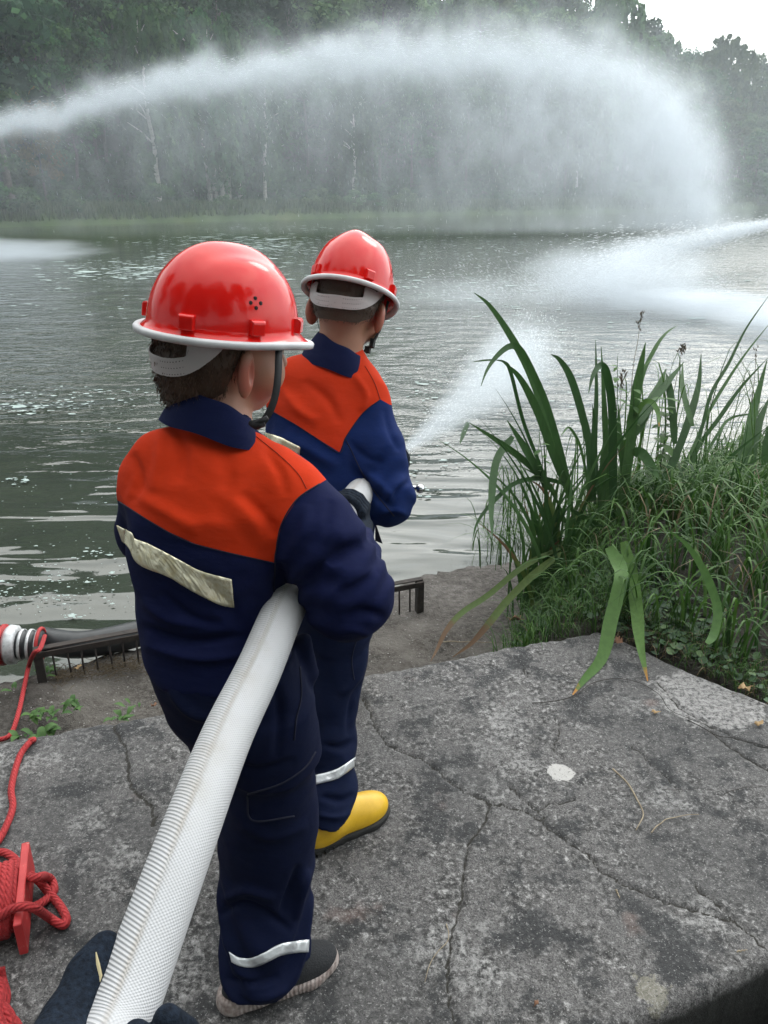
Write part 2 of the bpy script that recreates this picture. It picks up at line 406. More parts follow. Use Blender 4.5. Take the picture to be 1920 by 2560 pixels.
# skirts: thickness
def ringrow(y, z): return np.stack([gx, y, np.full_like(gx, z)], -1)
Vtop = np.stack([XX, YY, ZZ], -1)
rowsV = np.concatenate([ringrow(near_e+.05, -.42)[None], ringrow(near_e-.004, -.40)[None], ringrow(near_e-.006, -.03)[None], Vtop, ringrow(far_e+.006, -.03)[None], ringrow(far_e+.004, -.50)[None], ringrow(far_e-.05, -.52)[None]])
Da = np.concatenate([np.ones((3, len(gx))), D, np.ones((3, len(gx)))])
ny_, nx_ = Da.shape; ii = np.arange(nx_*ny_).reshape(ny_, nx_)
FF = np.stack([ii[:-1, :-1], ii[:-1, 1:], ii[1:, 1:], ii[1:, :-1]], -1).reshape(-1, 4)
m_conc = Mat('weathered_concrete', rough=.9)
cc = m_conc.co()
big = m_conc.noise(1.6, 5, .6, cc); mid = m_conc.noise(11, 8, .72, cc, .4); sm = m_conc.noise(62, 8, .75, cc, .3); gr = m_conc.noise(260, 3, .7, cc); pit = m_conc.n('ShaderNodeTexVoronoi', {'Scale': 95, 'Vector': cc}, out='Distance')
base = m_conc.ramp(sm, [(.38, (.016,.015,.015)), (.47, (.050,.048,.047)), (.55, (.130,.125,.123)), (.64, (.38,.37,.365))])
base = m_conc.mix(m_conc.mr(mid, .43, .55, 0, .72), base, m_conc.mix(m_conc.mr(gr, .4, .6), (.050,.047,.048), (.17,.163,.160)))
base = m_conc.mix(m_conc.mr(big, .46, .62, 0, .70), base, m_conc.mix(sm, (.015,.015,.016), (.10,.098,.098)))
lich = m_conc.math('MULTIPLY', m_conc.mr(m_conc.noise(3.3, 7, .7, m_conc.co(loc=(4, 2, 0))), .54, .62), m_conc.mr(sm, .40, .60))
base = m_conc.mix(m_conc.math('MULTIPLY', lich, .55), base, (.32,.315,.31))
rust = m_conc.mr(m_conc.noise(5, 3, .5, m_conc.co(loc=(9, 1, 0))), .66, .74, 0, .35); base = m_conc.mix(rust, base, (.16,.10,.085))
black = m_conc.mr(m_conc.noise(6.5, 7, .72, m_conc.co(loc=(1, 7, 0))), .50, .60, 0, .85); base = m_conc.mix(black, base, (.018,.019,.021))
# white lichen disc and other pale blotches, given where they are
def blot(px, py, r, ragged=.5):
    c = G(px, py, 0)
    v = m_conc.n('ShaderNodeVectorMath', {0: cc, 1: (c[0], c[1], 0)}, operation='SUBTRACT')
    l = m_conc.n('ShaderNodeVectorMath', {0: v}, out='Value', operation='LENGTH')
    return m_conc.mr(m_conc.math('ADD', l, m_conc.math('MULTIPLY', m_conc.math('SUBTRACT', mid, .5), r*ragged*3)), r*1.06, r*.94)
base = m_conc.mix(m_conc.math('MULTIPLY', blot(1405, 1928, .035, .9), .85), base, (.46,.445,.43))
base = m_conc.mix(m_conc.math('MULTIPLY', blot(1650, 2480, .040, 1.6), .35), base, (.30,.28,.21))
base = m_conc.mix(m_conc.math('MULTIPLY', blot(1770, 1745, .16, .6), m_conc.math('MULTIPLY', m_conc.mr(sm, .35, .6), .8)), base, (.33,.32,.315))
base = m_conc.mix(m_conc.mr(m_conc.noise(190, 2, .6, cc), .62, .67, 0, .45), base, (.40,.39,.385))
base = m_conc.mix(m_conc.mr(m_conc.noise(150, 2, .6, m_conc.co(loc=(3, 3, 3))), .60, .67, 0, .6), base, (.018,.017,.017))
dk = m_conc.attr('crack')
base = m_conc.mix(m_conc.mr(m_conc.math('ADD', dk, m_conc.math('MULTIPLY', m_conc.math('SUBTRACT', sm, .5), .004)), .0030, .0002, 0, .95), base, (.016,.014,.010))
cz = m_conc.n('ShaderNodeSeparateXYZ', {0: cc}, out=None); base = m_conc.mix(m_conc.mr(m_conc.math('ADD', cz.outputs['Z'], m_conc.math('MULTIPLY', m_conc.math('SUBTRACT', mid, .5), .05)), -.014, -.045, 0, .93), base, (.007,.008,.006))  # face below the rim goes nearly black, its shade painted into the colour
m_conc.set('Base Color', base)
m_conc.set('Roughness', m_conc.mr(sm, .3, .7, .98, .8))
hh = m_conc.math('ADD', m_conc.math('ADD', sm, m_conc.math('MULTIPLY', gr, .25)), m_conc.math('MULTIPLY', m_conc.mr(pit, 0, .25), .35))
m_conc.bump(hh, .75, .006)
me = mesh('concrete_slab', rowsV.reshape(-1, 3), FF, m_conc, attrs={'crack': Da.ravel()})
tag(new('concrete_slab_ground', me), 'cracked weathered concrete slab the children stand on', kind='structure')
# ---- the slab behind, which the photographer stands on, past a dark gap
m_shaded_moss = Mat('shaded_moss', rough=1.0); m_shaded_moss.set('Base Color', m_shaded_moss.ramp(m_shaded_moss.noise(30, 6, .7), [(.35, (.004,.004,.003)), (.6, (.012,.012,.008)), (.8, (.025,.028,.014))]))  # moss taken nearly to black: the gap's shade painted into its colour
m_shaded_moss.bump(m_shaded_moss.noise(40, 5), .8, .02)
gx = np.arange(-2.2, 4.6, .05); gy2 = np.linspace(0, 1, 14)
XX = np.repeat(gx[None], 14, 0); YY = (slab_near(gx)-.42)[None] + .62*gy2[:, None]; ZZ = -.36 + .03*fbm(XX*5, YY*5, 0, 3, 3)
tag(new('gully_ground', grid_mesh('gully', XX, YY, ZZ, m_shaded_moss)), kind='structure')
b = MB(); XX = np.array([[-2.2, -2.2*.43+.45], [4.6, 4.6*.43+.45], [4.6, -3.5], [-2.2, -3.5]])
V = [(x, y, z) for z in (0., -.5) for x, y in XX]
b.add(V, [(0,3,2,1),(4,5,6,7),(0,1,5,4),(1,2,6,5),(2,3,7,6),(3,0,4,7)])
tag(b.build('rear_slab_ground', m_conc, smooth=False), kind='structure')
# ================================================================== trees beyond the pond
def leaf_mat(name, c1, c2, c3):
    m = Mat(name, rough=.75); m.set('Specular IOR Level', .10)
    t = m.attr('tint'); oi = m.n('ShaderNodeObjectInfo', out='Random')
    c = m.ramp(t, [(0, c1), (.5, c2), (1, c3)])
    c = m.n('ShaderNodeHueSaturation', {'Hue': m.math('ADD', .475, m.math('MULTIPLY', oi, .05)), 'Saturation': 1.0, 'Value': m.math('ADD', .7, m.math('MULTIPLY', oi, .6)), 'Color': c}, out='Color')
    m.set('Base Color', c)
    tr = m.n('ShaderNodeBsdfTranslucent', {'Color': c}); mxs = m.n('ShaderNodeMixShader', {0: .25, 1: m.b.outputs[0], 2: tr})
    m.t.links.new(mxs, m.o.inputs['Surface'])
    return m
m_leafA = leaf_mat('leaf_dark_green', (.020,.056,.020), (.042,.105,.034), (.090,.170,.050))
m_leafB = leaf_mat('leaf_grey_green', (.050,.100,.040), (.090,.155,.060), (.150,.220,.090))
m_leafC = leaf_mat('needle_green', (.010,.032,.014), (.020,.056,.022), (.045,.090,.032))
m_leafO = leaf_mat('leaf_turning', (.09,.07,.02), (.14,.11,.03), (.19,.15,.05))
m_bark = Mat('bark', rough=.95); m_bark.set('Base Color', m_bark.ramp(m_bark.noise(6, 4), [(.3, (.05,.042,.035)), (.7, (.12,.105,.09))]))
m_birch = Mat('birch_bark', rough=.8); m_birch.set('Base Color', m_birch.ramp(m_birch.noise(3, 5, .6, m_birch.co(scale=(.4,.4,2.5))), [(.34, (.08,.07,.06)), (.42, (.42,.40,.37)), (.7, (.60,.58,.54))]))
def quads(C, size, r, up=.3, stretch=1.0, hang=0.0, dirs=None):
    n = len(C)
    N = r.normal(size=(n, 3)); N[:, 2] = N[:, 2]*.8 + up
    if dirs is not None: N = N*.7 + dirs*1.0
    N /= np.linalg.norm(N, axis=1)[:, None]
    A = np.cross(N, r.normal(size=(n, 3)))
    if hang: A = A*(1-hang) + np.array([0, 0, -1.])*hang
    A /= np.linalg.norm(A, axis=1)[:, None]; B = np.cross(N, A); B /= np.linalg.norm(B, axis=1)[:, None]
    s = (size*r.uniform(.6, 1.3, n))[:, None]
    A = A*s*stretch; B = B*s/ (stretch**.5)
    V = np.stack([C-A-B*.25, C-A*.1-B, C+A, C-A*.1+B], 1).reshape(-1, 3)
    F = np.arange(4*n).reshape(n, 4)
    return V, F
def crown_mesh(kind, seed, m, detail=1.0):
    r = np.random.default_rng(seed); C = []; T = []; D = []
    if kind in ('broad', 'bush'):
        nb = 46 if kind == 'broad' else 22; H0, H1 = (3.0, 12.0) if kind == 'broad' else (.2, 2.6); R = 3.3 if kind == 'broad' else 1.7
        lp = int(90*detail)
        for k in range(nb):
            z = r.uniform(0, 1)**.8; a = r.uniform(0, 2*math.pi); prof = math.sin(math.pi*min(1, (z*.86+.12)))**.6
            rr = R*prof*math.sqrt(r.uniform(.12, 1))*r.uniform(.8, 1.25)
            c = np.array([rr*math.cos(a), rr*math.sin(a), H0+(H1-H0)*z]); br = (1.15 if kind == 'broad' else .55)*r.uniform(.6, 1.3)
            d = r.normal(size=(lp, 3)); d /= np.linalg.norm(d, axis=1)[:, None]; rad = br*r.uniform(.35, 1.1, lp)**.5
            C.append(c + d*rad[:, None]*[1, 1, .7]); D.append(d); T.append(np.clip(r.uniform(.1, .75)+r.normal(0, .12, lp) + d[:, 2]*.12, 0, 1))
        sz, st_, hg = (.17 if kind == 'broad' else .11), 1.2, 0
    elif kind == 'weeping':
        ns = int(230*detail)
        for k in range(ns):
            z = r.uniform(.25, 1); a = r.uniform(0, 2*math.pi); R = 3.1*math.sqrt(max(.05, 1-((z-.58)/.46)**2))*math.sqrt(r.uniform(.1, 1))
            L_ = r.uniform(1.2, 3.6)*(1.1-z*.4); n = 22; t = np.linspace(0, 1, n)
            c = np.stack([R*math.cos(a)*(1+.15*t)+r.normal(0, .1, n), R*math.sin(a)*(1+.15*t)+r.normal(0, .1, n), 13.5*z - L_*t*t + .4*t], -1)
            C.append(c); T.append(np.clip(r.uniform(.2, .8)+r.normal(0, .1, n), 0, 1)); D.append(np.stack([np.full(n, math.cos(a)), np.full(n, math.sin(a)), np.full(n, .2)], -1))
        sz, st_, hg = .20, 1.5, .55
    elif kind == 'conifer':
        for lv in np.linspace(.12, .98, 26):
            R = 2.9*(1-lv)**.75*r.uniform(.8, 1.15)+.25; nbr = 9
            for j in range(nbr):
                a = r.uniform(0, 2*math.pi); n = int(16*detail); t = r.uniform(.15, 1, n)
                c = np.stack([R*t*math.cos(a), R*t*math.sin(a), 15*lv + .3*t - .9*t*t*R/3 + 0*t], -1) + r.normal(0, .17, (n, 3))*[1, 1, .5]
                C.append(c); T.append(np.clip(r.uniform(.1, .6)+.3*t, 0, 1)); D.append(np.tile([math.cos(a)*.4, math.sin(a)*.4, .8], (n, 1)))
        sz, st_, hg = .24, 1.5, 0
    elif kind == 'pine':
        for k in range(34):
            z = r.uniform(.42, 1.0); a = r.uniform(0, 2*math.pi); R = 3.2*math.sin(math.pi*min(1, (z-.42)/.58*.7+.28))*math.sqrt(r.uniform(.15, 1))
            n = int(70*detail); d = r.normal(size=(n, 3)); c = np.array([R*math.cos(a), R*math.sin(a), 13*z]) + d*[.62, .62, .20]
            C.append(c); T.append(np.clip(r.uniform(.1, .6)+r.normal(0, .1, n)+d[:, 2]*.1, 0, 1)); D.append(d)
        sz, st_, hg = .16, 1.5, 0
    C = np.concatenate(C); T = np.concatenate(T); D = np.concatenate(D)
    V, F = quads(C, sz, r, .3, st_, hg, D)
    return mesh('crown', V, F, m, False, {'tint': np.repeat(T, 4)})
def trunk_mesh(kind, seed, m, h=11, r0=.2):
    r = np.random.default_rng(seed); b = MB(); z = np.linspace(-.4, h, 9)
    px = np.cumsum(r.normal(0, .10, 9)); py = np.cumsum(r.normal(0, .10, 9)); pts = np.stack([px-px[1], py-py[1], z], -1)
    b.tube(pts, np.linspace(r0, r0*.22, 9), 7)
    for k in range(9):
        i = r.integers(3, 8); a = r.uniform(0, 2*math.pi); l = r.uniform(1, 2.4)
        e = pts[i] + np.array([math.cos(a)*l, math.sin(a)*l, r.uniform(.3, 1.6)])
        b.tube([pts[i], (pts[i]+e)/2+[0, 0, .15], e], [r0*.3, r0*.2, r0*.07], 5)
    return b.mesh('trunk', m)
KINDS = {
 'broadleaf_tree': [(crown_mesh('broad', s, m_leafA), trunk_mesh('b', s, m_bark)) for s in (1, 2, 3)],
 'pale_tree': [(crown_mesh('broad', s, m_leafB), trunk_mesh('b', s, m_bark)) for s in (4, 5)],
 'weeping_birch_tree': [(crown_mesh('weeping', s, m_leafB), trunk_mesh('b', s, m_birch, 12.5, .17)) for s in (6, 7)],
 'spruce_tree': [(crown_mesh('conifer', s, m_leafC), trunk_mesh('b', s, m_bark, 14)) for s in (8, 9)],
 'pine_tree': [(crown_mesh('pine', s, m_leafC), trunk_mesh('b', s, m_bark, 12)) for s in (10, 11)],
 'turning_tree': [(crown_mesh('broad', 12, m_leafO), trunk_mesh('b', 12, m_bark))],
 'shrub': [(crown_mesh('bush', s, m_leafA, .8), None) for s in (13, 14, 15)],
 'pale_shrub': [(crown_mesh('bush', s, m_leafB, .8), None) for s in (16,)],
 'birch_trunk_tree': [(crown_mesh('weeping', 17, m_leafA, .8), trunk_mesh('b', 17, m_birch, 12.5, .25))],
}
TL = {
 'broadleaf_tree': ('dark green broadleaf tree crowded into the wooded hillside beyond the pond', 'dark broadleaf trees on the hillside'),
 'pale_tree': ('pale green rounded tree standing among the darker trees beyond the pond', 'pale rounded trees on the hillside'),
 'weeping_birch_tree': ('grey-green tree with drooping branch curtains beyond the spray', 'drooping birches on the hillside'),
 'spruce_tree': ('narrow dark spruce rising from the wooded hillside', 'spruces on the hillside'),
 'pine_tree': ('dark pine with flat needle clumps in the wood beyond the pond', 'pines on the hillside'),
 'turning_tree': ('tree with yellow-brown turning leaves at the wood edge', 'turning trees'),
 'shrub': ('low dark green shrub at the foot of the far wood', 'shrubs at the wood edge'),
 'pale_shrub': ('small light green bush on the grassy far bank', 'small bushes on the far bank'),
 'birch_trunk_tree': ('slender birch with bare white trunk at the edge of the far wood', 'white birch trunks on the far bank'),
}
NAMES = {'pale_tree': 'broadleaf_tree', 'turning_tree': 'broadleaf_tree', 'pale_shrub': 'shrub', 'birch_trunk_tree': 'birch_tree', 'weeping_birch_tree': 'birch_tree'}
cnt_k = {}
def plant(kind, x, y, s=1.0, sz=None, label=None, cat_=None, z=None):
    cm_, tm = KINDS[kind][cnt_k.get(kind, 0) % len(KINDS[kind])]; cnt_k[kind] = cnt_k.get(kind, 0)+1
    z = float(far_h(np.array(x), np.array(y)))-.05 if z is None else z
    shrub = tm is None
    lab, grp = TL[kind]
    nm = NAMES.get(kind, kind)
    if shrub:
        root = new(nm, cm_, None, (x, y, z)); tag(root, label or lab, 'shrub', grp)
    else:
        root = empty(nm, (x, y, z), label or lab, 'tree', grp)
        new('crown', cm_, root, (0, 0, 0)); new('trunk', tm, root, (0, 0, 0))
    root.rotation_euler = (0, 0, random.uniform(0, 6.28)); root.scale = (s*(sz or 1), s*(sz or 1), s)
    return root
def at_bank(px, d):
    "place d metres behind the far waterline in the direction of photo column px"
    lo, hi = 20., 260.
    for _ in range(40):
        mid_ = (lo+hi)/2; x = (px-960)/FPX*(mid_*cp_+ 1.2*sp_)
        if mid_ - bank_y(x) - d > 0: hi = mid_
        else: lo = mid_
    return (px-960)/FPX*(lo*cp_+1.2*sp_), lo
rt = random.Random(3)
ROWS = ['in the front row', 'just behind the front row', 'on the lower slope', 'halfway up the slope', 'high on the slope', 'on the crest', 'behind the crest']
KW = {'broadleaf_tree': 'dark broadleaf tree', 'pale_tree': 'pale rounded tree', 'weeping_birch_tree': 'drooping grey-green birch', 'spruce_tree': 'narrow dark spruce', 'pine_tree': 'flat-clumped pine', 'shrub': 'low dark bush'}
PLACES = [(-1e9, 'farthest past the left edge'), (-640, 'very far past the left edge'), (-520, 'far past the left edge'), (-400, 'well past the left edge'), (-280, 'farther past the left edge'), (-140, 'past the left edge'), (0, 'above the start of the jet'), (130, 'left of the lone birch'), (290, 'above the lone birch'), (430, 'over the white birch cluster'), (640, 'right of the birch cluster'), (800, 'behind the farther child'), (960, 'left of the arc crown'), (1120, 'behind the arc crown'), (1290, 'right of the arc crown'), (1450, 'behind the falling end of the arc'), (1620, 'under the open sky'), (1780, 'at the right edge'), (1920, 'past the right edge')]
used_l = {}
def where(k, row, q):
    pl = [p for a, p in PLACES if q >= a][-1]; l = KW[k]+' '+ROWS[row]+', '+pl
    used_l[l] = used_l.get(l, 0)+1
    return l if used_l[l] == 1 else ['', '', 'taller ', 'fuller ', 'slimmer ', 'second slim ', 'third slim '][min(used_l[l], 6)]+l

# front row behind the grass strip, then rows up the slope
for row, (d, step_, kinds_, s0) in enumerate([
    (12, 62, ['broadleaf_tree','broadleaf_tree','shrub','broadleaf_tree'], .78),
    (17, 70, ['broadleaf_tree','spruce_tree','broadleaf_tree','pine_tree'], .95),
    (24, 74, ['spruce_tree','broadleaf_tree','broadleaf_tree','pine_tree'], 1.0),
    (33, 78, ['broadleaf_tree','pale_tree','spruce_tree','broadleaf_tree'], 1.05),
    (44, 82, ['broadleaf_tree','broadleaf_tree','pine_tree','pale_tree'], 1.1),
    (58, 90, ['spruce_tree','broadleaf_tree','broadleaf_tree'], 1.1)]):
    px = (-760 if row < 5 else -260) + row*17
    while px < (2250 if row < 6 else 1000):
        q = px + rt.uniform(-22, 22)
        x, y = at_bank(q, d + rt.uniform(-2, 2.5))
        k = rt.choice(kinds_)
        s = s0*rt.uniform(.85, 1.15)
        if q > 1000 and k in ('spruce_tree', 'pine_tree'): k = rt.choice(['broadleaf_tree', 'pale_tree'])
        if q > 1350:                                   # on the right the wood is lower and greyer
            k = rt.choice(['weeping_birch_tree', 'pale_tree', 'broadleaf_tree', 'broadleaf_tree', 'weeping_birch_tree']); s *= np.interp(q, [1350, 1500, 1700, 1900], [1.05, 1.08, 1.0, .95])
            if row > 4: q = None
        if q is not None and not (row == 0 and 470 < q < 700): plant(k, x, y, s, label=where(k, row, q))
        px += step_*(.95 if px < 1300 else .8)
# trees that stand out
plant('pine_tree', *at_bank(30, 8), 1.25, 1.2, label='big dark pine at the left edge of the picture beyond the pond')
plant('turning_tree', *at_bank(120, 9.5), .62, .8, label='small tree with yellow-brown leaves beside the big pine')
plant('broadleaf_tree', *at_bank(-60, 6), .8, 1.1, label='broadleaf tree just left of the big dark pine')
plant('weeping_birch_tree', *at_bank(1775, 20), 1.3, 1.05, label='tallest drooping birch standing against the white sky')
plant('weeping_birch_tree', *at_bank(1560, 15), 1.1, 1.1, label='drooping birch where the treeline meets the open sky')
plant('weeping_birch_tree', *at_bank(1910, 14), 1.05, 1.1, label='drooping birch cut off by the right edge')
plant('pale_tree', *at_bank(1340, 24), 1.15, 1.1, label='pale rounded willow above the top of the water arc')
plant('pale_tree', *at_bank(830, 20), 1.15, 1.2, label='large pale tree above the farther child')
plant('pale_tree', *at_bank(960, 22), 1.2, 1.2, label='large pale tree left of the top of the water arc')
plant('broadleaf_tree', *at_bank(1880, 3), .62, 1.1, label='low tree at the waterline near the right edge')
plant('broadleaf_tree', *at_bank(2010, 2.5), .7, 1.1, label='low tree at the waterline just past the right edge')
# slender white birch trunks at the wood edge
for i, (px, d, s) in enumerate([(402, 6.5, .98), (527, 9.5, 1.0), (540, 9.8, .95), (560, 9.0, 1.0), (575, 9.4, .9), (600, 10.2, .9), (664, 8.5, .8), (885, 8, .7)]):
    x, y = at_bank(px, d)
    lab = {0: 'lone slender birch with pale trunk, left of the birch cluster', 6: 'single pale birch trunk just right of the cluster of white birches', 1: 'leftmost white trunk of the birch cluster', 2: 'second white trunk of the birch cluster from the left', 3: 'middle white trunk of the birch cluster', 4: 'white trunk right of the middle of the birch cluster', 5: 'rightmost white trunk of the birch cluster', 7: 'small birch behind the farther child\'s helmet'}.get(i)
    plant('birch_trunk_tree', x, y, s, .9, label=lab)
BP = {395: 'below the lone birch', 170: 'below the start of the jet', 50: 'at the left edge', -40: 'past the left edge', 800: 'above the gap between the helmets', 885: 'right above the farther helmet', 1010: 'right of the farther helmet', 470: 'left of the birch cluster', 560: 'under the birch cluster', 690: 'right of the birch cluster', 940: 'half hidden behind the farther helmet', 1130: 'under the left part of the mist', 1270: 'under the middle of the mist', 1830: 'right of the falling water', 1900: 'at the right edge', 1960: 'past the right edge', 1760: 'behind the falling water', 1690: 'just left of the falling water', 1600: 'under the thick mist'}
for px, d, s, k in [(395, 1.2, .62, 'shrub'), (170, 1.0, .5, 'shrub'), (50, .8, .6, 'shrub'), (-40, 1, .8, 'shrub'), (800, 1.6, .55, 'pale_shrub'), (885, 1.2, .5, 'pale_shrub'), (1010, 1.5, .55, 'pale_shrub'), (470, 1, .3, 'shrub'), (560, 1.4, .35, 'pale_shrub'), (690, 1.2, .32, 'shrub'), (940, 1, .4, 'shrub'), (1130, 1, .5, 'shrub'), (1270, 1, .5, 'shrub'), (1830, .6, .9, 'shrub'), (1900, .5, 1.1, 'shrub'), (1960, .4, 1.2, 'shrub'), (1760, .8, .8, 'shrub'), (1690, .8, .8, 'shrub'), (1600, .8, .8, 'pale_shrub')]:
    plant(k, *at_bank(px, d), s, 1.2, label=('small light green bush' if k == 'pale_shrub' else 'dark bush')+' on the far bank '+BP[px])
# dark undergrowth that fills the foot of the wood, and tall grass on the bank
r = np.random.default_rng(5)
n = 26000; px = r.uniform(-200, 2200, n); d = r.uniform(9.5, 15, n)
bx = np.interp(px, np.linspace(-300, 2300, 80), [at_bank(q, 0)[0] for q in np.linspace(-300, 2300, 80)])
C = np.stack([bx + r.normal(0, .3, n), bank_y(bx)+d, np.zeros(n)], -1); C[:, 2] = far_h(C[:, 0], C[:, 1]) + r.uniform(0, 1, n)**1.5*(1.2+1.2*fbm(bx*.4, d*.5, 0, 2, 8))
V, F = quads(C, .16, r, .3, 1.4)
tag(new('undergrowth', mesh('undergrowth', V, F, m_leafA, False, {'tint': np.repeat(r.uniform(0, .5, n), 4)})), 'dark undergrowth at the foot of the far wood', 'undergrowth', kind='stuff')
m_reed = leaf_mat('bank_grass', (.040,.066,.026), (.064,.098,.038), (.11,.14,.065))
def grass(n, xy, zf, hmin, hmax, wd, seed, lean=.4):
    r = np.random.default_rng(seed); X, Y = xy; n = len(X); Z = zf(X, Y)
    a = r.uniform(0, 2*math.pi, n); h = r.uniform(hmin, hmax, n); le = h*r.uniform(.1, lean, n)
    d = np.stack([np.cos(a), np.sin(a), 0*a], -1); sdv = np.stack([-np.sin(a), np.cos(a), 0*a], -1)*wd*r.uniform(.6, 1.4, n)[:, None]
    b0 = np.stack([X, Y, Z-.02], -1); mid_ = b0 + d*le[:, None]*.35 + np.array([0, 0, 1])*h[:, None]*.6; tip = b0 + d*le[:, None] + np.array([0, 0, 1])*h[:, None]
    V = np.stack([b0-sdv, b0+sdv, mid_+sdv*.8, mid_-sdv*.8, tip], 1).reshape(-1, 3)
    i = np.arange(n)[:, None]*5
    F = np.concatenate([i+np.array([[0, 1, 2]]), i+np.array([[0, 2, 3]]), i+np.array([[3, 2, 4]])])
    return V, F, np.repeat(r.uniform(0, 1, n), 5)
n = 42000; px = r.uniform(-300, 2300, n); dd_ = np.abs(r.normal(0, 3.2, n)); dd_ = np.where(dd_ > 9.5, r.uniform(0, 4, n), dd_)
bx = np.interp(px, np.linspace(-400, 2400, 80), [at_bank(q, 0)[0] for q in np.linspace(-400, 2400, 80)])
hm = .5+.5*fbm(bx*.5, dd_*.5, 0, 3, 77)
V, F, T = grass(n, (bx, bank_y(bx)+dd_+.1), lambda a, b_: far_h(a, b_), .15, .75, .035, 6)
tag(new('grass', mesh('grass', V, F, m_reed, False, {'tint': T})), 'tall grass fringing the far bank', 'grass', kind='stuff')

# ================================================================== water in the air
def spray_mat(name, dens, build, aniso=.35, col=(.87,.925,.98), step=.35):
    m = bpy.data.materials.new(name); m.use_nodes = True; s = Mat.__new__(Mat); s.m = m; s.t = m.node_tree
    s.t.nodes.clear(); s.o = s.t.nodes.new('ShaderNodeOutputMaterial'); s.b = s.t.nodes.new('ShaderNodeVolumePrincipled')
    s.put(s.b.inputs['Color'], col); s.put(s.b.inputs['Anisotropy'], aniso); 
    s.put(s.b.inputs['Density'], s.math('MULTIPLY', build(s), dens))
    s.t.links.new(s.b.outputs[0], s.o.inputs['Volume']); m.cycles.volume_step_rate = step
    return s
def gauss(s, v, w_):
    q = s.math('DIVIDE', v, w_); return s.math('EXPONENT', s.math('MULTIPLY', s.math('MULTIPLY', q, q), -1.0))
def fcurve(s, v, pts):
    n = s.t.nodes.new('ShaderNodeFloatCurve'); c = n.mapping.curves[0]
    while len(c.points) < len(pts): c.points.new(.5, .5)
    for p, (a, b_) in zip(c.points, pts): p.location = (a, b_); p.handle_type = 'AUTO'
    n.mapping.update(); s.put(n.inputs['Value'], v); return n.outputs[0]
# the great arc: a vertical sheet of falling water, in its own frame x along, y across, z up
AX0, AX1 = -32.0, 28.0
def arc_plane(px, py):
    # plane Y = 40 + .16 X
    u = (px-960)/FPX; v = (py-1280)/FPX; t = 40/(cp_ - v*sp_ - .16*u); p = P(px, py, t); return p
arc_px = [(-120,312),(0,292),(120,262),(260,218),(400,184),(600,150),(800,122),(1000,100),(1200,92),(1400,104),(1530,138),(1640,190),(1715,270),(1760,360),(1785,460),(1800,575)]
AP = np.array([arc_plane(*q) for q in arc_px]); ax_l = np.hypot(AP[:, 0], AP[:, 1]-40)*np.sign(AP[:, 0])
ZMAX = 14.0
cx_ = (ax_l-AX0)/(AX1-AX0); cz_ = (AP[:, 2]-WZ)/ZMAX
crv = [(0, float(np.interp(0, cx_, cz_)))] + [(float(a), float(max(b_, 0))) for a, b_ in zip(cx_, cz_) if 0 < a < 1] + [(min(1, cx_[-1]+.03), 0.0)]
def arc_density(s):
    tcx = s.co(); sx = s.n('ShaderNodeSeparateXYZ', {0: tcx}, out=None); x, y, z = [sx.outputs[k] for k in 'XYZ']
    nxc = s.math('DIVIDE', s.math('SUBTRACT', x, AX0), AX1-AX0)
    n1 = s.noise(.55, 4, .6, s.n('ShaderNodeMapping', {'Vector': tcx, 'Scale': (1, 1, 1)})); n1c = s.math('SUBTRACT', n1, .5)
    top = s.math('MULTIPLY', fcurve(s, nxc, crv), ZMAX)
    d = s.math('ADD', s.math('SUBTRACT', top, z), s.math('MULTIPLY', n1c, s.mr(nxc, 0, .6, 1.2, 3.0)))
    core = gauss(s, s.math('SUBTRACT', d, .42), s.mr(nxc, .1, .75, .30, .95))
    # sheet below the arc
    streak = s.noise(1.0, 5, .62, s.n('ShaderNodeMapping', {'Vector': tcx, 'Scale': (.42, .42, .34), 'Rotation': (0, .35, 0)}))
    streak2 = s.noise(1.0, 4, .6, s.n('ShaderNodeMapping', {'Vector': tcx, 'Scale': (1.4, 1.2, .90), 'Rotation': (0, .35, 0)}))
    st_ = s.math('MULTIPLY', s.mr(streak, .32, .66, .38, 1.0), s.mr(streak2, .3, .7, .55, 1.25))
    below = s.mr(d, .1, 1.3)
    fall = s.math('EXPONENT', s.math('MULTIPLY', s.math('MAXIMUM', d, 0.0), s.mr(nxc, .35, .9, -.22, -.030)))
    along = fcurve(s, nxc, [(0, .14), (.18, .24), (.30, .44), (.45, .62), (.60, .72), (.78, .85), (.92, 1.0), (1, 1.0)])
    curt = s.math('MULTIPLY', s.math('MULTIPLY', below, fall), s.math('MULTIPLY', along, st_))
    above = s.math('MULTIPLY', s.math('EXPONENT', s.math('MULTIPLY', s.math('ABSOLUTE', d), -.8)), s.math('MULTIPLY', s.mr(n1, .4, .7, 0, .22), along))
    right = s.math('MULTIPLY', s.mr(nxc, .70, .90, 0, 1), s.math('MULTIPLY', s.mr(d, .2, 2.2), s.mr(d, 9, 3, .25, .75)))
    tot = s.math('ADD', s.math('ADD', s.math('MULTIPLY', core, s.mr(nxc, .0, .8, 1.3, .32)), s.math('MULTIPLY', curt, .80)), s.math('ADD', above, s.math('MULTIPLY', right, st_)))
    yw = s.mr(nxc, 0, .9, .8, 2.0)
    return s.math('MULTIPLY', s.math('MULTIPLY', tot, gauss(s, y, yw)), s.mr(z, -.05, .5))
m_arc = spray_mat('arc_spray', .75, arc_density, step=.30)
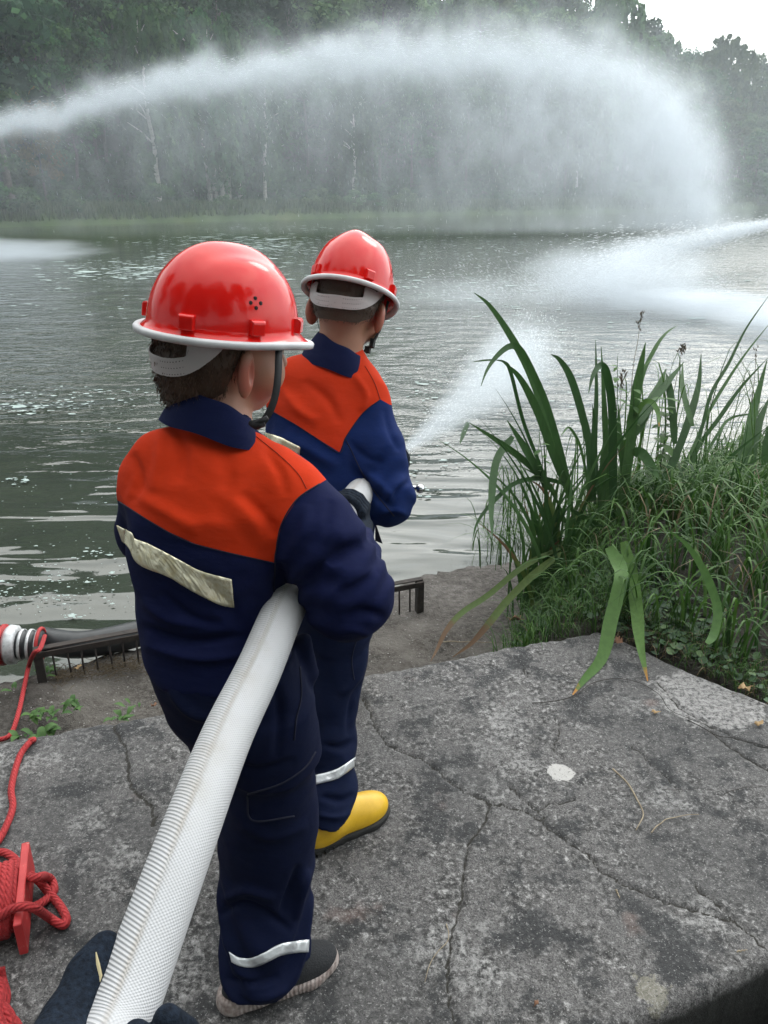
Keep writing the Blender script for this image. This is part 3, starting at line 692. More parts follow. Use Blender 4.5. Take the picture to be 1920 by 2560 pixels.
# hull that follows the arc
hx = np.linspace(AX0, 25.5, 34); hz = np.interp(hx, ax_l, AP[:, 2]-WZ, right=0)*1.0
hz = np.clip(np.maximum(hz, 0)+1.9, .6, None); hz[hx > 21] = np.interp(hx[hx > 21], [21, 25.5], [hz[hx <= 21][-1], 1.2])
b = MB(); yw = np.interp(hx, [AX0, 22], [1.5, 3.4]); m_ = len(hx)
V = []; 
for x, z, yy in zip(hx, hz, yw): V += [(x, -yy, .02), (x, yy, .02), (x, yy, z), (x, -yy, z)]
F = [(i*4+j, i*4+(j+1) % 4, i*4+4+(j+1) % 4, i*4+4+j) for i in range(m_-1) for j in range(4)] + [(3, 2, 1, 0), tuple((m_-1)*4+j for j in range(4))]
o = new('water_arc', mesh('water_arc', V, F, m_arc, False)); o.location = (0, 40, WZ); o.rotation_euler = (0, 0, math.atan(.16))
tag(o, 'huge arc of sprayed water curving over the pond with falling mist below', 'water spray', kind='stuff')

def puff(name, c, rad, dens, label, rotz=0.0, sc=1.3, flat=1.0, roty=0.0, step=.5, col=(.87,.925,.98)):
    "a burst of spray: soft ellipsoid with torn edges"
    def bd(s):
        v = s.n('ShaderNodeTexCoord', out='Object')
        l = s.n('ShaderNodeVectorMath', {0: v}, out='Value', operation='LENGTH')
        n1 = s.noise(sc, 5, .62, v)
        e = s.math('ADD', l, s.math('MULTIPLY', s.math('SUBTRACT', n1, .5), 1.5))
        return s.math('MULTIPLY', s.mr(e, .95, .25), s.mr(l, 1.0, .8))
    m = spray_mat(name+'_mist', dens, bd, step=step, col=col)
    b = MB(); u = np.linspace(0, math.pi, 9); 
    V = [(math.sin(a)*math.cos(p), math.sin(a)*math.sin(p), math.cos(a)) for a in u[1:-1] for p in np.arange(14)*2*math.pi/14] + [(0, 0, 1), (0, 0, -1)]
    F = [(i*14+j, (i+1)*14+j, (i+1)*14+(j+1) % 14, i*14+(j+1) % 14) for i in range(6) for j in range(14)] + [(98, j, (j+1) % 14) for j in range(14)] + [(99, 84+(j+1) % 14, 84+j) for j in range(14)]
    b.add(V, F); o = b.build(name, m, smooth=False)
    o.location = c; o.scale = rad; o.rotation_euler = (0, roty, rotz)
    return tag(o, label, 'water spray', kind='stuff')
# where the right-hand jets strike the pond
c = G(1555, 770, WZ); puff('water_splash', c+[0, 0, .42], (2.5, 1.3, 1.0), 1.1, 'white burst of spray where the far jet hits the pond, right of centre')
c = G(1790, 800, WZ); puff('water_splash', c+[.1, 0, .2], (2.3, .75, .40), 2.6, 'long low bank of spray skimming the water at the right edge', rotz=-.55)
c = G(1930, 850, WZ); puff('water_splash', c+[.9, 0, .16], (2.2, .9, .42), 2.4, 'thin tail of spray drifting out past the right edge', rotz=-.6)
c = G(40, 655, WZ); puff('water_splash', c+[-1.2, 0, .3], (4.8, 1.3, .55), 1.2, 'white spray skimming the water at the left edge', rotz=.15)
c = G(1230, 760, WZ); puff('water_splash', c+[0, 0, .1], (2.8, 1.2, .60), .35, 'faint drifting spray left of the white burst')
c = arc_plane(1800, 330); puff('drifting_mist', c+[4, 14, 0], (17, 6, 9), .028, 'thin mist drifting in front of the trees right of the falling water', sc=.9)
# jets: tubes of spray between two points
def jet(name, a, b_, r0, r1, dens, label, n=14, grow=1.0):
    a = np.array(a, float); b_ = np.array(b_, float); d = b_-a; Lg = np.linalg.norm(d); 
    def bd(s):
        v = s.n('ShaderNodeTexCoord', out='Object'); sx = s.n('ShaderNodeSeparateXYZ', {0: v}, out=None)
        rr = s.math('SQRT', s.math('ADD', s.math('MULTIPLY', sx.outputs['X'], sx.outputs['X']), s.math('MULTIPLY', sx.outputs['Y'], sx.outputs['Y'])))
        u_ = s.math('DIVIDE', sx.outputs['Z'], Lg); rad = s.math('ADD', r0, s.math('MULTIPLY', s.math('POWER', s.math('MAXIMUM', u_, 0.0), grow), r1-r0))
        q = s.math('DIVIDE', rr, rad)
        n1 = s.noise(1.0, 5, .65, s.n('ShaderNodeMapping', {'Vector': v, 'Scale': (7/(r0+r1), 7/(r0+r1), 1.6)}))
        k = s.math('ADD', q, s.math('MULTIPLY', s.math('SUBTRACT', n1, .5), 1.1))
        inv = s.math('DIVIDE', r0*1.6, s.math('ADD', rad, r0*.6))
        return s.math('MULTIPLY', s.math('MULTIPLY', s.mr(k, 1.0, .15), inv), s.mr(u_, 1.0, .72))
    m = spray_mat(name+'_mist', dens, bd, step=.25)
    u = np.linspace(0, 1, n); pts = np.stack([0*u, 0*u, u*Lg], -1); V, F = tube(pts, (r0+(r1-r0)*u**grow)*1.02, 12)
    o = new(name, mesh(name, V, F, m, False)); o.location = a; o.rotation_euler = Vector(d).to_track_quat('Z', 'Y').to_euler()
    return tag(o, label, 'water jet', kind='stuff')
NOZ = P(1003, 1132, 2.32)
jet('water_jet', NOZ, P(1335, 870, 9.0), .012, .60, 13.0, 'fanning jet of water from the front child\'s nozzle', grow=1.0)
jet('water_jet', P(1990, 545, 26), P(1480, 660, 18.0), .12, .60, 4.0, 'flat jet of water coming in from the right edge above the burst')

# ---- the coarser drops, each a thin splinter drawn out along its fall
m_drop = Mat('water_drops', (.80,.84,.87), .35); m_drop.set('Specular IOR Level', .4)
def drops(name, C, Dn, ln, rd, label):
    n = len(C); Dn = Dn/np.linalg.norm(Dn, axis=1)[:, None]; A = np.cross(Dn, [.3, 1., .2]); A /= np.linalg.norm(A, axis=1)[:, None]; B = np.cross(Dn, A)
    ln = np.broadcast_to(ln, n)[:, None]; rd = np.broadcast_to(rd, n)[:, None]
    V = np.stack([C-Dn*ln/2, C+A*rd, C-A*rd*.5+B*rd*.87, C-A*rd*.5-B*rd*.87, C+Dn*ln/2], 1).reshape(-1, 3)
    i = np.arange(n)[:, None]*5; F = np.concatenate([i+np.array([[0, 2, 1]]), i+np.array([[0, 3, 2]]), i+np.array([[0, 1, 3]]), i+np.array([[4, 1, 2]]), i+np.array([[4, 2, 3]]), i+np.array([[4, 3, 1]])])
    tag(new(name, mesh(name, V, F, m_drop, False)), label, 'water drops', kind='stuff')
r = np.random.default_rng(101); ca, sa = math.cos(math.atan(.16)), math.sin(math.atan(.16))
def arc_world(x, y, z): return np.stack([x*ca - y*sa, 40 + x*sa + y*ca, WZ+z], -1)
n = 9000; x = np.interp(r.uniform(0, 1, n)**.8, [0, 1], [-24, ax_l[-1]+.5]); top = np.interp(x, ax_l, AP[:, 2]-WZ); sl = np.gradient(AP[:, 2], ax_l); slx = np.interp(x, ax_l, sl)
k = r.uniform(0, 1, n); nxn = (x+24)/(ax_l[-1]+24)
cl_ = fbm(x*.8, x*0, 0, 4, 5)
d = np.where(k < .45, np.abs(r.normal(.25, .30+.35*nxn, n))-.15, r.exponential(.7+5*nxn**2, n)); d = d + .5*cl_*nxn
z = np.clip(top-d, 0, None); ok = (z > .02) & ((k < .45) | (r.uniform(0, 1, n) < .15+.85*nxn)); 
C = arc_world(x, r.normal(0, .5+1.1*nxn, n), z)[ok]; fall = np.clip(d, 0, 3)/3
vx = (1-fall*.85); vz = slx*(1-fall)-fall*1.2; Dn = np.stack([vx*ca, vx*sa, vz], -1)[ok]
drops('water_droplets', C, Dn, r.uniform(.06, .26, ok.sum()), r.uniform(.003, .009, ok.sum())*(.45+.55*nxn[ok]), 'coarse drops and streaks torn from the great arc of water')
n = 7000; c0 = G(1520, 745, WZ); th = r.uniform(0, 2*math.pi, n); rr = np.abs(r.normal(0, 1, n)); C = c0 + np.stack([2.4*rr*np.cos(th)*.8, 1.2*rr*np.sin(th), np.abs(r.normal(0, .38, n))], -1)
Dn = np.stack([np.cos(th), np.sin(th), r.uniform(-.3, 1.2, n)], -1); drops('water_droplets', C, Dn, r.uniform(.03, .10, n), r.uniform(.002, .006, n), 'flying drops around the white burst of spray')
n = 4000; u = r.uniform(0, 1, n)**.7; a_, b_ = NOZ, P(1335, 870, 9.0); ax = (b_-a_); off = r.normal(0, 1, (n, 3))*(.006+.20*u)[:, None]; C = a_+ax*u[:, None]+off; Dn = ax/np.linalg.norm(ax)+off*.3
drops('water_droplets', C[C[:, 2] > WZ], Dn[C[:, 2] > WZ], (.02+.10*u)[C[:, 2] > WZ], (.0008+.0028*u)[C[:, 2] > WZ], 'fine drops in the fan of water from the nozzle')
n = 3000; u = r.uniform(0, 1, n); a_, b_ = P(1990, 545, 26), P(1480, 660, 18.0); ax = b_-a_; off = r.normal(0, 1, (n, 3))*(.05+.3*u)[:, None]; C = a_+ax*u[:, None]+off; k = C[:, 2] > WZ
drops('water_droplets', C[k], np.tile(ax, (n, 1))[k], .22, .006, 'drops in the flat jet coming in from the right edge')
# ================================================================== distance-field modelling for bodies and clothes
def seg(Q, a, b, ra, rb):
    a = np.asarray(a, float); b = np.asarray(b, float); ab = b-a
    t = np.clip(((Q-a) @ ab)/(ab @ ab + 1e-12), 0, 1)
    return np.linalg.norm(Q-a-t[..., None]*ab, axis=-1) - (ra+(rb-ra)*t)
def ell(Q, c, r, R=None):
    q = Q-np.asarray(c, float)
    if R is not None: q = q @ np.asarray(R, float)      # R columns: local axes
    r = np.asarray(r, float); k0 = np.linalg.norm(q/r, axis=-1); k1 = np.linalg.norm(q/(r*r), axis=-1)+1e-9
    return k0*(k0-1)/k1
def stack(Q, rows, cap=True):
    "rows: (centre, rx, ry) at rising or falling z"
    rows = sorted(rows, key=lambda q: q[0][2]); z = np.array([q[0][2] for q in rows])
    zz = Q[..., 2]; I = lambda v: np.interp(zz, z, v)
    rx = I([q[1] for q in rows]); ry = I([q[2] for q in rows])
    dx = (Q[..., 0]-I([q[0][0] for q in rows]))/rx; dy = (Q[..., 1]-I([q[0][1] for q in rows]))/ry
    d = (np.sqrt(dx*dx+dy*dy)-1)*np.minimum(rx, ry)
    if cap: d = np.maximum(d, np.maximum(zz-z[-1], z[0]-zz))
    return d
def smin(a, b, k):
    h = np.clip(.5+.5*(b-a)/k, 0, 1); return b+(a-b)*h - k*h*(1-h)
def sminl(L_, k):
    r = L_[0]
    for q in L_[1:]: r = smin(r, q, k)
    return r
def field_mesh(fn, lo, hi, h):
    lo = np.array(lo); n = np.ceil((np.array(hi)-lo)/h).astype(int)+1
    ax = [lo[i]+h*np.arange(n[i]) for i in range(3)]
    Q = np.stack(np.meshgrid(*ax, indexing='ij'), -1).reshape(-1, 3)
    out = np.concatenate([fn(Q[i:i+400000]) for i in range(0, len(Q), 400000)])
    return surface_nets(out.reshape(n), lo, h)
def relax(V, F, it=2, k=.5):
    e = np.concatenate([F[:, [0, 1]], F[:, [1, 2]], F[:, [2, 3]], F[:, [3, 0]]])
    for _ in range(it):
        s = np.zeros_like(V); c = np.zeros(len(V))
        for a, b in ((0, 1), (1, 0)):
            for ax in range(3): s[:, ax] += np.bincount(e[:, a], V[e[:, b], ax], len(V))
            c += np.bincount(e[:, a], minlength=len(V))
        V = V + (s/np.maximum(c, 1)[:, None]-V)*k
    return V
def row(py, l, r, t, ry):
    c = P((l+r)/2, py, t); return (c, (r-l)/2*t/FPX, ry)
def poly_sd(x, y, poly):
    "signed distance (inside positive) of pixels to a polygon"
    p = np.array(poly, float); ins = np.zeros(len(x), bool); d = np.full(len(x), 1e9)
    for a, b in zip(p, np.roll(p, -1, 0)):
        c = ((a[1] > y) != (b[1] > y)) & (x < (b[0]-a[0])*(y-a[1])/(b[1]-a[1]+1e-12)+a[0]); ins ^= c
        ab = b-a; t = np.clip(((x-a[0])*ab[0]+(y-a[1])*ab[1])/(ab @ ab+1e-9), 0, 1)
        d = np.minimum(d, np.hypot(x-a[0]-t*ab[0], y-a[1]-t*ab[1]))
    return np.where(ins, d, -d)
def bvh_of(V, F): return BVHTree.FromPolygons([tuple(map(float, v)) for v in V], [tuple(map(int, f)) for f in F])
def on_surface(bv, px, py, lift=.0025):
    "the first point of the surface along the sight line of photo pixel px,py"
    d = P(px, py, 1.0)-CAM; d = Vector(d).normalized()
    h, nrm, i, ds_ = bv.ray_cast(Vector(CAM), d)
    if h is None: return None
    if nrm.dot(d) > 0: nrm = -nrm
    return np.array(h + nrm*lift), np.array(nrm)
def strip_on(name, bv, top, bot, m, parent, nu=60, nv=6, lift=.003, crumple=.0016, seed=0):
    top = cat([(x, y, 0) for x, y in top], nu)[:, :2]; bot = cat([(x, y, 0) for x, y in bot], nu)[:, :2]
    r = np.random.default_rng(seed); V = []; ok = []
    for i in range(nu):
        for j in range(nv):
            q = top[i]+(bot[i]-top[i])*j/(nv-1); h = on_surface(bv, q[0], q[1], lift)
            V.append(None if h is None else h[0]); ok.append(h is not None)
    good = [v for v in V if v is not None]
    V = np.array([v if v is not None else good[0] for v in V]); ok = np.array(ok).reshape(nu, nv)
    cr = crumple*fbm(np.repeat(np.arange(nu), nv)*.45, np.tile(np.arange(nv), nu)*.55, seed, 3, seed)
    to = CAM-V; to /= np.linalg.norm(to, axis=1)[:, None]; V = V+to*np.abs(cr)[:, None]
    F = []
    for i in range(nu-1):
        for j in range(nv-1):
            if ok[i, j] and ok[i+1, j] and ok[i, j+1] and ok[i+1, j+1]:
                a = i*nv+j; q = [a, a+1, a+nv+1, a+nv]
                if max(np.linalg.norm(V[q[0]]-V[q[k]]) for k in (1, 2, 3)) < .05: F.append(q)
    uv = np.stack([np.repeat(np.linspace(0, 1, nu), nv), np.tile(np.linspace(0, 1, nv), nu)], -1)
    o = new(name, mesh(name, V, F, m, True, uv=uv), parent)
    md = o.modifiers.new('solid', 'SOLIDIFY'); md.thickness = .0012; md.offset = 0
    return o
def line_on(name, bv, pts, m, parent, r_=.0012, n=60, lift=.0008):
    c = cat([(x, y, 0) for x, y in pts], n); V = [on_surface(bv, q[0], q[1], lift) for q in c]; V = np.array([v[0] for v in V if v is not None])
    keep = [V[0]]
    for v in V[1:]:
        if np.linalg.norm(v-keep[-1]) < .04: keep.append(v)
    if len(keep) < 3: return
    b = MB(); b.tube(keep, r_, 5); return b.build(name, m, parent)
# ---- cloth, skin and kit
def cloth(name, c, c2=None, edge='yoke', weave=900):
    m = Mat(name, rough=.85); co = m.co()
    m.set('Specular IOR Level', .12)
    n = m.noise(40, 5, .6, co); col = m.mix(m.mr(n, .3, .7, 0, .25), c, tuple(q*.6 for q in c))
    if c2 is not None:
        c2m = m.mix(m.mr(n, .3, .7, 0, .3), c2, tuple(q*.75 for q in c2))
        col = m.mix(m.mr(m.attr(edge), -.0006, .0006), col, c2m)
    m.set('Base Color', col)
    fine = m.noise(weave, 2, .5, co); w1 = m.noise(22, 3, .5, m.co(scale=(1, 1, 2.2), rot=(.3, .5, 0)))
    m.bump(m.math('ADD', m.math('MULTIPLY', fine, .12), w1), .38, .006)
    return m
m_jack1 = cloth('jacket_cloth_indigo', (.0042, .0075, .042), (.52, .032, .005))
m_jack2 = cloth('jacket_cloth_blue', (.004, .016, .085), (.50, .032, .006))
m_trou1 = cloth('trouser_cloth', (.0026, .0056, .026)); m_trou2 = cloth('trouser_cloth_blue', (.0034, .0075, .030))
m_coll = cloth('collar_cloth', (.005, .009, .045)); m_seam = Mat('seam_thread', (.004, .005, .02), .9)
m_refl = Mat('reflective_tape', rough=.24, Metallic=.6)
ru = m_refl.noise(60, 4, .6); m_refl.set('Base Color', m_refl.ramp(ru, [(.3, (.80,.70,.44)), (.55, (.95,.90,.70)), (.7, (.60,.52,.34))])); m_refl.bump(m_refl.noise(24, 3, .5, m_refl.co(scale=(1,1,.6), rot=(0,.5,0)), 1.2), .7, .006)
m_seamo = Mat('orange_seam', (.22,.014,.004), .9)
m_refl2 = Mat('reflective_tape_silver', (.72,.74,.76), .35, Metallic=.6); m_refl2.bump(m_refl2.noise(60, 3), .6, .004)
m_skin = Mat('skin', rough=.5); m_skin.set('Subsurface Weight', .15); m_skin.set('Subsurface Scale', .01)
sk = m_skin.noise(25, 4); scol = m_skin.mix(sk, (.36,.175,.115), (.47,.25,.17)); scol = m_skin.mix(m_skin.attr('blush'), scol, (.42,.11,.075)); m_skin.set('Base Color', scol)
m_hair1 = Mat('brown_hair', rough=.55); m_hair1.set('Base Color', m_hair1.ramp(m_hair1.attr('tint'), [(0, (.040,.020,.012)), (1, (.13,.068,.038))]))
m_hair2 = Mat('cropped_hair', rough=.6); m_hair2.set('Base Color', m_hair2.ramp(m_hair2.attr('tint'), [(0, (.045,.028,.020)), (1, (.12,.075,.05))]))
m_glove = Mat('dark_glove', rough=.95); gnz = m_glove.noise(180, 4, .6); m_glove.set('Base Color', m_glove.ramp(gnz, [(.3, (.004,.006,.010)), (.7, (.012,.019,.032))])); m_glove.bump(gnz, .7, .003); m_glove.set('Specular IOR Level', .15)
m_eye = Mat('eye_white', (.75,.74,.70), .2)
m_shell = Mat('red_helmet_plastic', (.70,.022,.020), .2, Coat_Weight=.12, Coat_Roughness=.08, Specular_IOR_Level=.38); 
hn = m_shell.noise(9, 5, .6); m_shell.set('Base Color', m_shell.ramp(hn, [(.3, (.60,.006,.005)), (.7, (.70,.011,.008))])); m_shell.set('Roughness', m_shell.mr(m_shell.noise(14, 6, .7), .3, .7, .07, .19))
m_inner = Mat('red_helmet_inside', (.60,.02,.02), .5)
m_trim = Mat('pale_rim_trim', rough=.45); m_trim.set('Base Color', m_trim.ramp(m_trim.noise(30, 5), [(.3, (.52,.52,.54)), (.7, (.66,.66,.68))]))
m_band = Mat('grey_plastic_band', rough=.5)
uvn = m_band.n('ShaderNodeTexCoord', out='UV'); us = m_band.n('ShaderNodeSeparateXYZ', {0: uvn}, out=None)
fu = m_band.math('FRACT', m_band.math('MULTIPLY', us.outputs['X'], 1/.0052)); fv = m_band.math('FRACT', m_band.math('MULTIPLY', us.outputs['Y'], 1/.0095))
rr_ = m_band.math('ADD', m_band.math('POWER', m_band.math('MULTIPLY', m_band.math('SUBTRACT', fu, .5), .0052), 2), m_band.math('POWER', m_band.math('MULTIPLY', m_band.math('SUBTRACT', fv, .5), .0095), 2))
hole = m_band.math('MULTIPLY', m_band.math('LESS_THAN', rr_, .0009**2), m_band.attr('holes'))
m_band.set('Base Color', m_band.mix(hole, (.50,.46,.465), (.03,.03,.03)))
m_black = Mat('black_strap', (.010,.010,.012), .7); m_hole = Mat('vent_black', (.012,.004,.004), .9)

def rotm(yaw, pitch, roll):
    "head frame: yaw to the right, pitch face down, roll right side down (degrees)"
    return np.array(Matrix.Rotation(math.radians(-yaw), 3, 'Z') @ Matrix.Rotation(math.radians(-pitch), 3, 'X') @ Matrix.Rotation(math.radians(roll), 3, 'Y'))
def helmet(parent, c, R, s=1.0, h=.138):
    W_ = lambda V: (np.asarray(V, float)*s) @ R.T + c
    a, b_ = .126, .103
    def shell(u, ph, off=0):       # u round from the right side, ph up
        cu, su = np.cos(u), np.sin(u); rr = np.cos(ph)**.80
        aa = a*(1+.03*np.sin(u)); x = (b_+off)*rr*cu; y = (aa+off)*rr*su; z = (h+off)*np.sin(ph)**1.02
        z = z + .006*np.exp(-(x/.020)**2)*np.sin(ph)**3 - .003*np.exp(-((np.abs(x)-.042)/.014)**2)*np.sin(ph)**2
        return np.stack([x, y, z], -1)
    nu, nv = 96, 30; U, Pn = np.meshgrid(np.arange(nu)*2*math.pi/nu, np.linspace(0, math.pi/2-.02, nv))
    V = shell(U, Pn).reshape(-1, 3); V = np.vstack([V, [[0, 0, h+.006]]])
    # flange flaring outwards below the dome, deeper at the front as a visor
    def flange(k):
        u = np.arange(nu)*2*math.pi/nu; vis = np.clip(np.sin(u), 0, 1)**3
        e = .0145*k + .014*k*vis; base = shell(u, 0*u)
        n = np.stack([np.cos(u)/b_, np.sin(u)/a, 0*u], -1); n /= np.linalg.norm(n, axis=1)[:, None]
        q = base + n*e[:, None]; q[:, 2] = -.004 - .007*k - .012*k*vis; return q
    V = np.vstack([V, flange(.55), flange(1.0)])
    F = [(r_*nu+j, r_*nu+(j+1) % nu, (r_+1)*nu+(j+1) % nu, (r_+1)*nu+j) for r_ in range(nv-1) for j in range(nu)]
    F += [((nv-1)*nu+j, (nv-1)*nu+(j+1) % nu, nv*nu) for j in range(nu)]
    o1, o2 = nv*nu+1, nv*nu+1+nu
    F += [(o1+j, o1+(j+1) % nu, (j+1) % nu, j) for j in range(nu)] + [(o2+j, o2+(j+1) % nu, o1+(j+1) % nu, o1+j) for j in range(nu)]
    he = new('helmet', mesh('helmet', W_(V), F, m_shell), parent)
    md = he.modifiers.new('solid', 'SOLIDIFY'); md.thickness = .0025; md.offset = -1
    # rim trim: rounded bead round the edge
    q = flange(1.0); q = np.vstack([q, q[:2]]); n = len(q); cc_ = q.mean(0); T = np.gradient(q, axis=0); T /= np.linalg.norm(T, axis=1)[:, None]
    up = np.array([0, 0, 1.]); O = np.cross(T, up); O /= np.linalg.norm(O, axis=1)[:, None]
    prof = [(-.010, .0020), (-.004, .0044), (.002, .0040), (.0045, .0008), (.0035, -.0062), (-.001, -.0080), (-.0045, -.0055), (-.0065, -.0015)]
    V = np.concatenate([(q + O*x_ + up*z_)[None] for x_, z_ in prof], 0).transpose(1, 0, 2)[:-1]; m_ = len(V); k = len(prof)
    F = [(i*k+j, i*k+(j+1) % k, ((i+1) % (m_-1))*k+(j+1) % k, ((i+1) % (m_-1))*k+j) for i in range(m_-1) for j in range(k)]
    new('rim_trim', mesh('rim_trim', W_(V.reshape(-1, 3)), F, m_trim), he)
    # raised lugs above the rim
    for ang in (-90+39, -90-39, 0, 180, 50, 130):
        u = math.radians(ang); p0 = shell(np.array(u), np.array(.03)); nn = np.array([math.cos(u)/b_, math.sin(u)/a, 0]); nn /= np.linalg.norm(nn); tt = np.array([-nn[1], nn[0], 0])
        b = MB(); w2, dp, hh_ = .0125, .0085, .021
        pr = [(-.006, -.002), (dp, -.002), (dp, hh_-.004), (dp-.002, hh_-.001), (dp-.005, hh_), (-.012, hh_+.001)]
        V = [p0 + tt*sg*(w2 - (.0015 if i in (1, 2, 3) else 0)) + nn*x_ + up*z_ for sg in (-1, 1) for i, (x_, z_) in enumerate(pr)]
        b.add(W_(V), [(i, (i+1) % 6, 6+(i+1) % 6, 6+i) for i in range(6)] + [(5,4,3,2,1,0), (6,7,8,9,10,11)])
        l_ = b.build('lug', m_shell, he, False); bv_ = l_.modifiers.new('bev', 'BEVEL'); bv_.width = .0016; bv_.segments = 2
    # four little vent holes on each side
    for sd_ in (1, -1):
        for du, dp_ in ((0, .062), (0, -.062), (.075, 0), (-.075, 0)):
            u = math.radians(-90+sd_*90)+du; ph = .42+dp_; p0 = shell(np.array(u), np.array(ph)); p1 = shell(np.array(u+.01), np.array(ph)); p2 = shell(np.array(u), np.array(ph+.01))
            nn = np.cross(p1-p0, p2-p0); nn /= np.linalg.norm(nn); t1 = (p1-p0)/np.linalg.norm(p1-p0); t2 = np.cross(nn, t1)
            V = [p0+nn*.0006]+[p0+nn*.0007+.0030*(math.cos(k_)*t1+math.sin(k_)*t2) for k_ in np.arange(10)*math.pi/5] + [p0-nn*.002+.0030*(math.cos(k_)*t1+math.sin(k_)*t2) for k_ in np.arange(10)*math.pi/5]
            V[0] = p0 - nn*.0002 + nn*.0006
            F = [(0, 1+k_, 1+(k_+1) % 10) for k_ in range(10)] + [(1+k_, 11+k_, 11+(k_+1) % 10, 1+(k_+1) % 10) for k_ in range(10)]
            new('vent_hole', mesh('vent_hole', W_(V), F, m_hole), he)
    # rear harness: grey band with an opening
    th = np.radians(np.arange(-80, 80.1, .6)); zz = np.arange(-.094, .012, .0009); TH, Z2 = np.meshgrid(th, zz)
    ta = np.abs(np.degrees(TH)); zb = -.078 + .074*(ta/72)**3.0; zt = zb+.031
    def box2(x, y, cx, cy, hx_, hy_, r_): 
        qx = np.abs(x-cx)-hx_+r_; qy = np.abs(y-cy)-hy_+r_
        return np.hypot(np.maximum(qx, 0), np.maximum(qy, 0))+np.minimum(np.maximum(qx, qy), 0)-r_
    ar = ta*.0017
    band = np.maximum(zb-Z2, Z2-zt)
    top_ = np.maximum(box2(ar, Z2, .062, -.018, .044, .008, .004), -.0)
    col_ = box2(ar, Z2, .078, -.036, .018, .024, .006)
    sd2 = np.minimum(np.minimum(band, top_), col_); sd2 = np.maximum(sd2, zb-Z2); sd2 = np.maximum(sd2, ar-.128)
    keep = sd2 < 0
    rx_ = .092 + .012*np.clip((Z2+.05)/.06, 0, 1); ry_ = .109 + .004*np.clip((Z2+.05)/.06, 0, 1) - .012*np.clip((-.05-Z2)/.03, 0, 1)
    ii = np.arange(TH.size).reshape(TH.shape)
    kf = keep[:-1, :-1] & keep[1:, 1:] & keep[1:, :-1] & keep[:-1, 1:]
    F = np.stack([ii[:-1, :-1], ii[:-1, 1:], ii[1:, 1:], ii[1:, :-1]], -1)[kf]
    hl = ((ta > 9) & (ta < 34) & (Z2 > zb+.002) & (Z2 < zt-.002)).astype(float)
    used = np.unique(F); mp_ = -np.ones(TH.size, int); mp_[used] = np.arange(len(used)); F = mp_[F]
    q = np.stack([TH.ravel()*.1, Z2.ravel(), 0*TH.ravel()], -1)[used]; q = relax(q, F, 8, .5); th_, z_ = q[:, 0]/.1, q[:, 1]
    kz = np.clip((z_+.05)/.06, 0, 1); V = np.stack([(.097-.001*kz)*np.sin(th_), -(.1185-.005*kz-.007*np.clip((-.05-z_)/.03, 0, 1))*np.cos(th_)+.004, z_], -1)
    bd = new('harness_band', mesh('harness_band', W_(V), F, m_band, True, {'holes': hl.ravel()[used]}, uv=np.stack([TH.ravel()*.1, (Z2-zb).ravel()], -1)[used]), he)
    md = bd.modifiers.new('solid', 'SOLIDIFY'); md.thickness = .0018; md.offset = 1
    return he
def ribbon(name, pts, wd, face, m, parent, n=30, th=.0016):
    c = cat(pts, n); T = np.gradient(c, axis=0); T /= np.linalg.norm(T, axis=1)[:, None]; S_ = np.cross(T, np.asarray(face, float)); S_ /= np.linalg.norm(S_, axis=1)[:, None]+1e-9
    V = np.stack([c-S_*wd/2, c+S_*wd/2], 1).reshape(-1, 3); F = [(2*i, 2*i+1, 2*i+3, 2*i+2) for i in range(n-1)]
    o = new(name, mesh(name, V, F, m), parent); md = o.modifiers.new('solid', 'SOLIDIFY'); md.thickness = th; return o
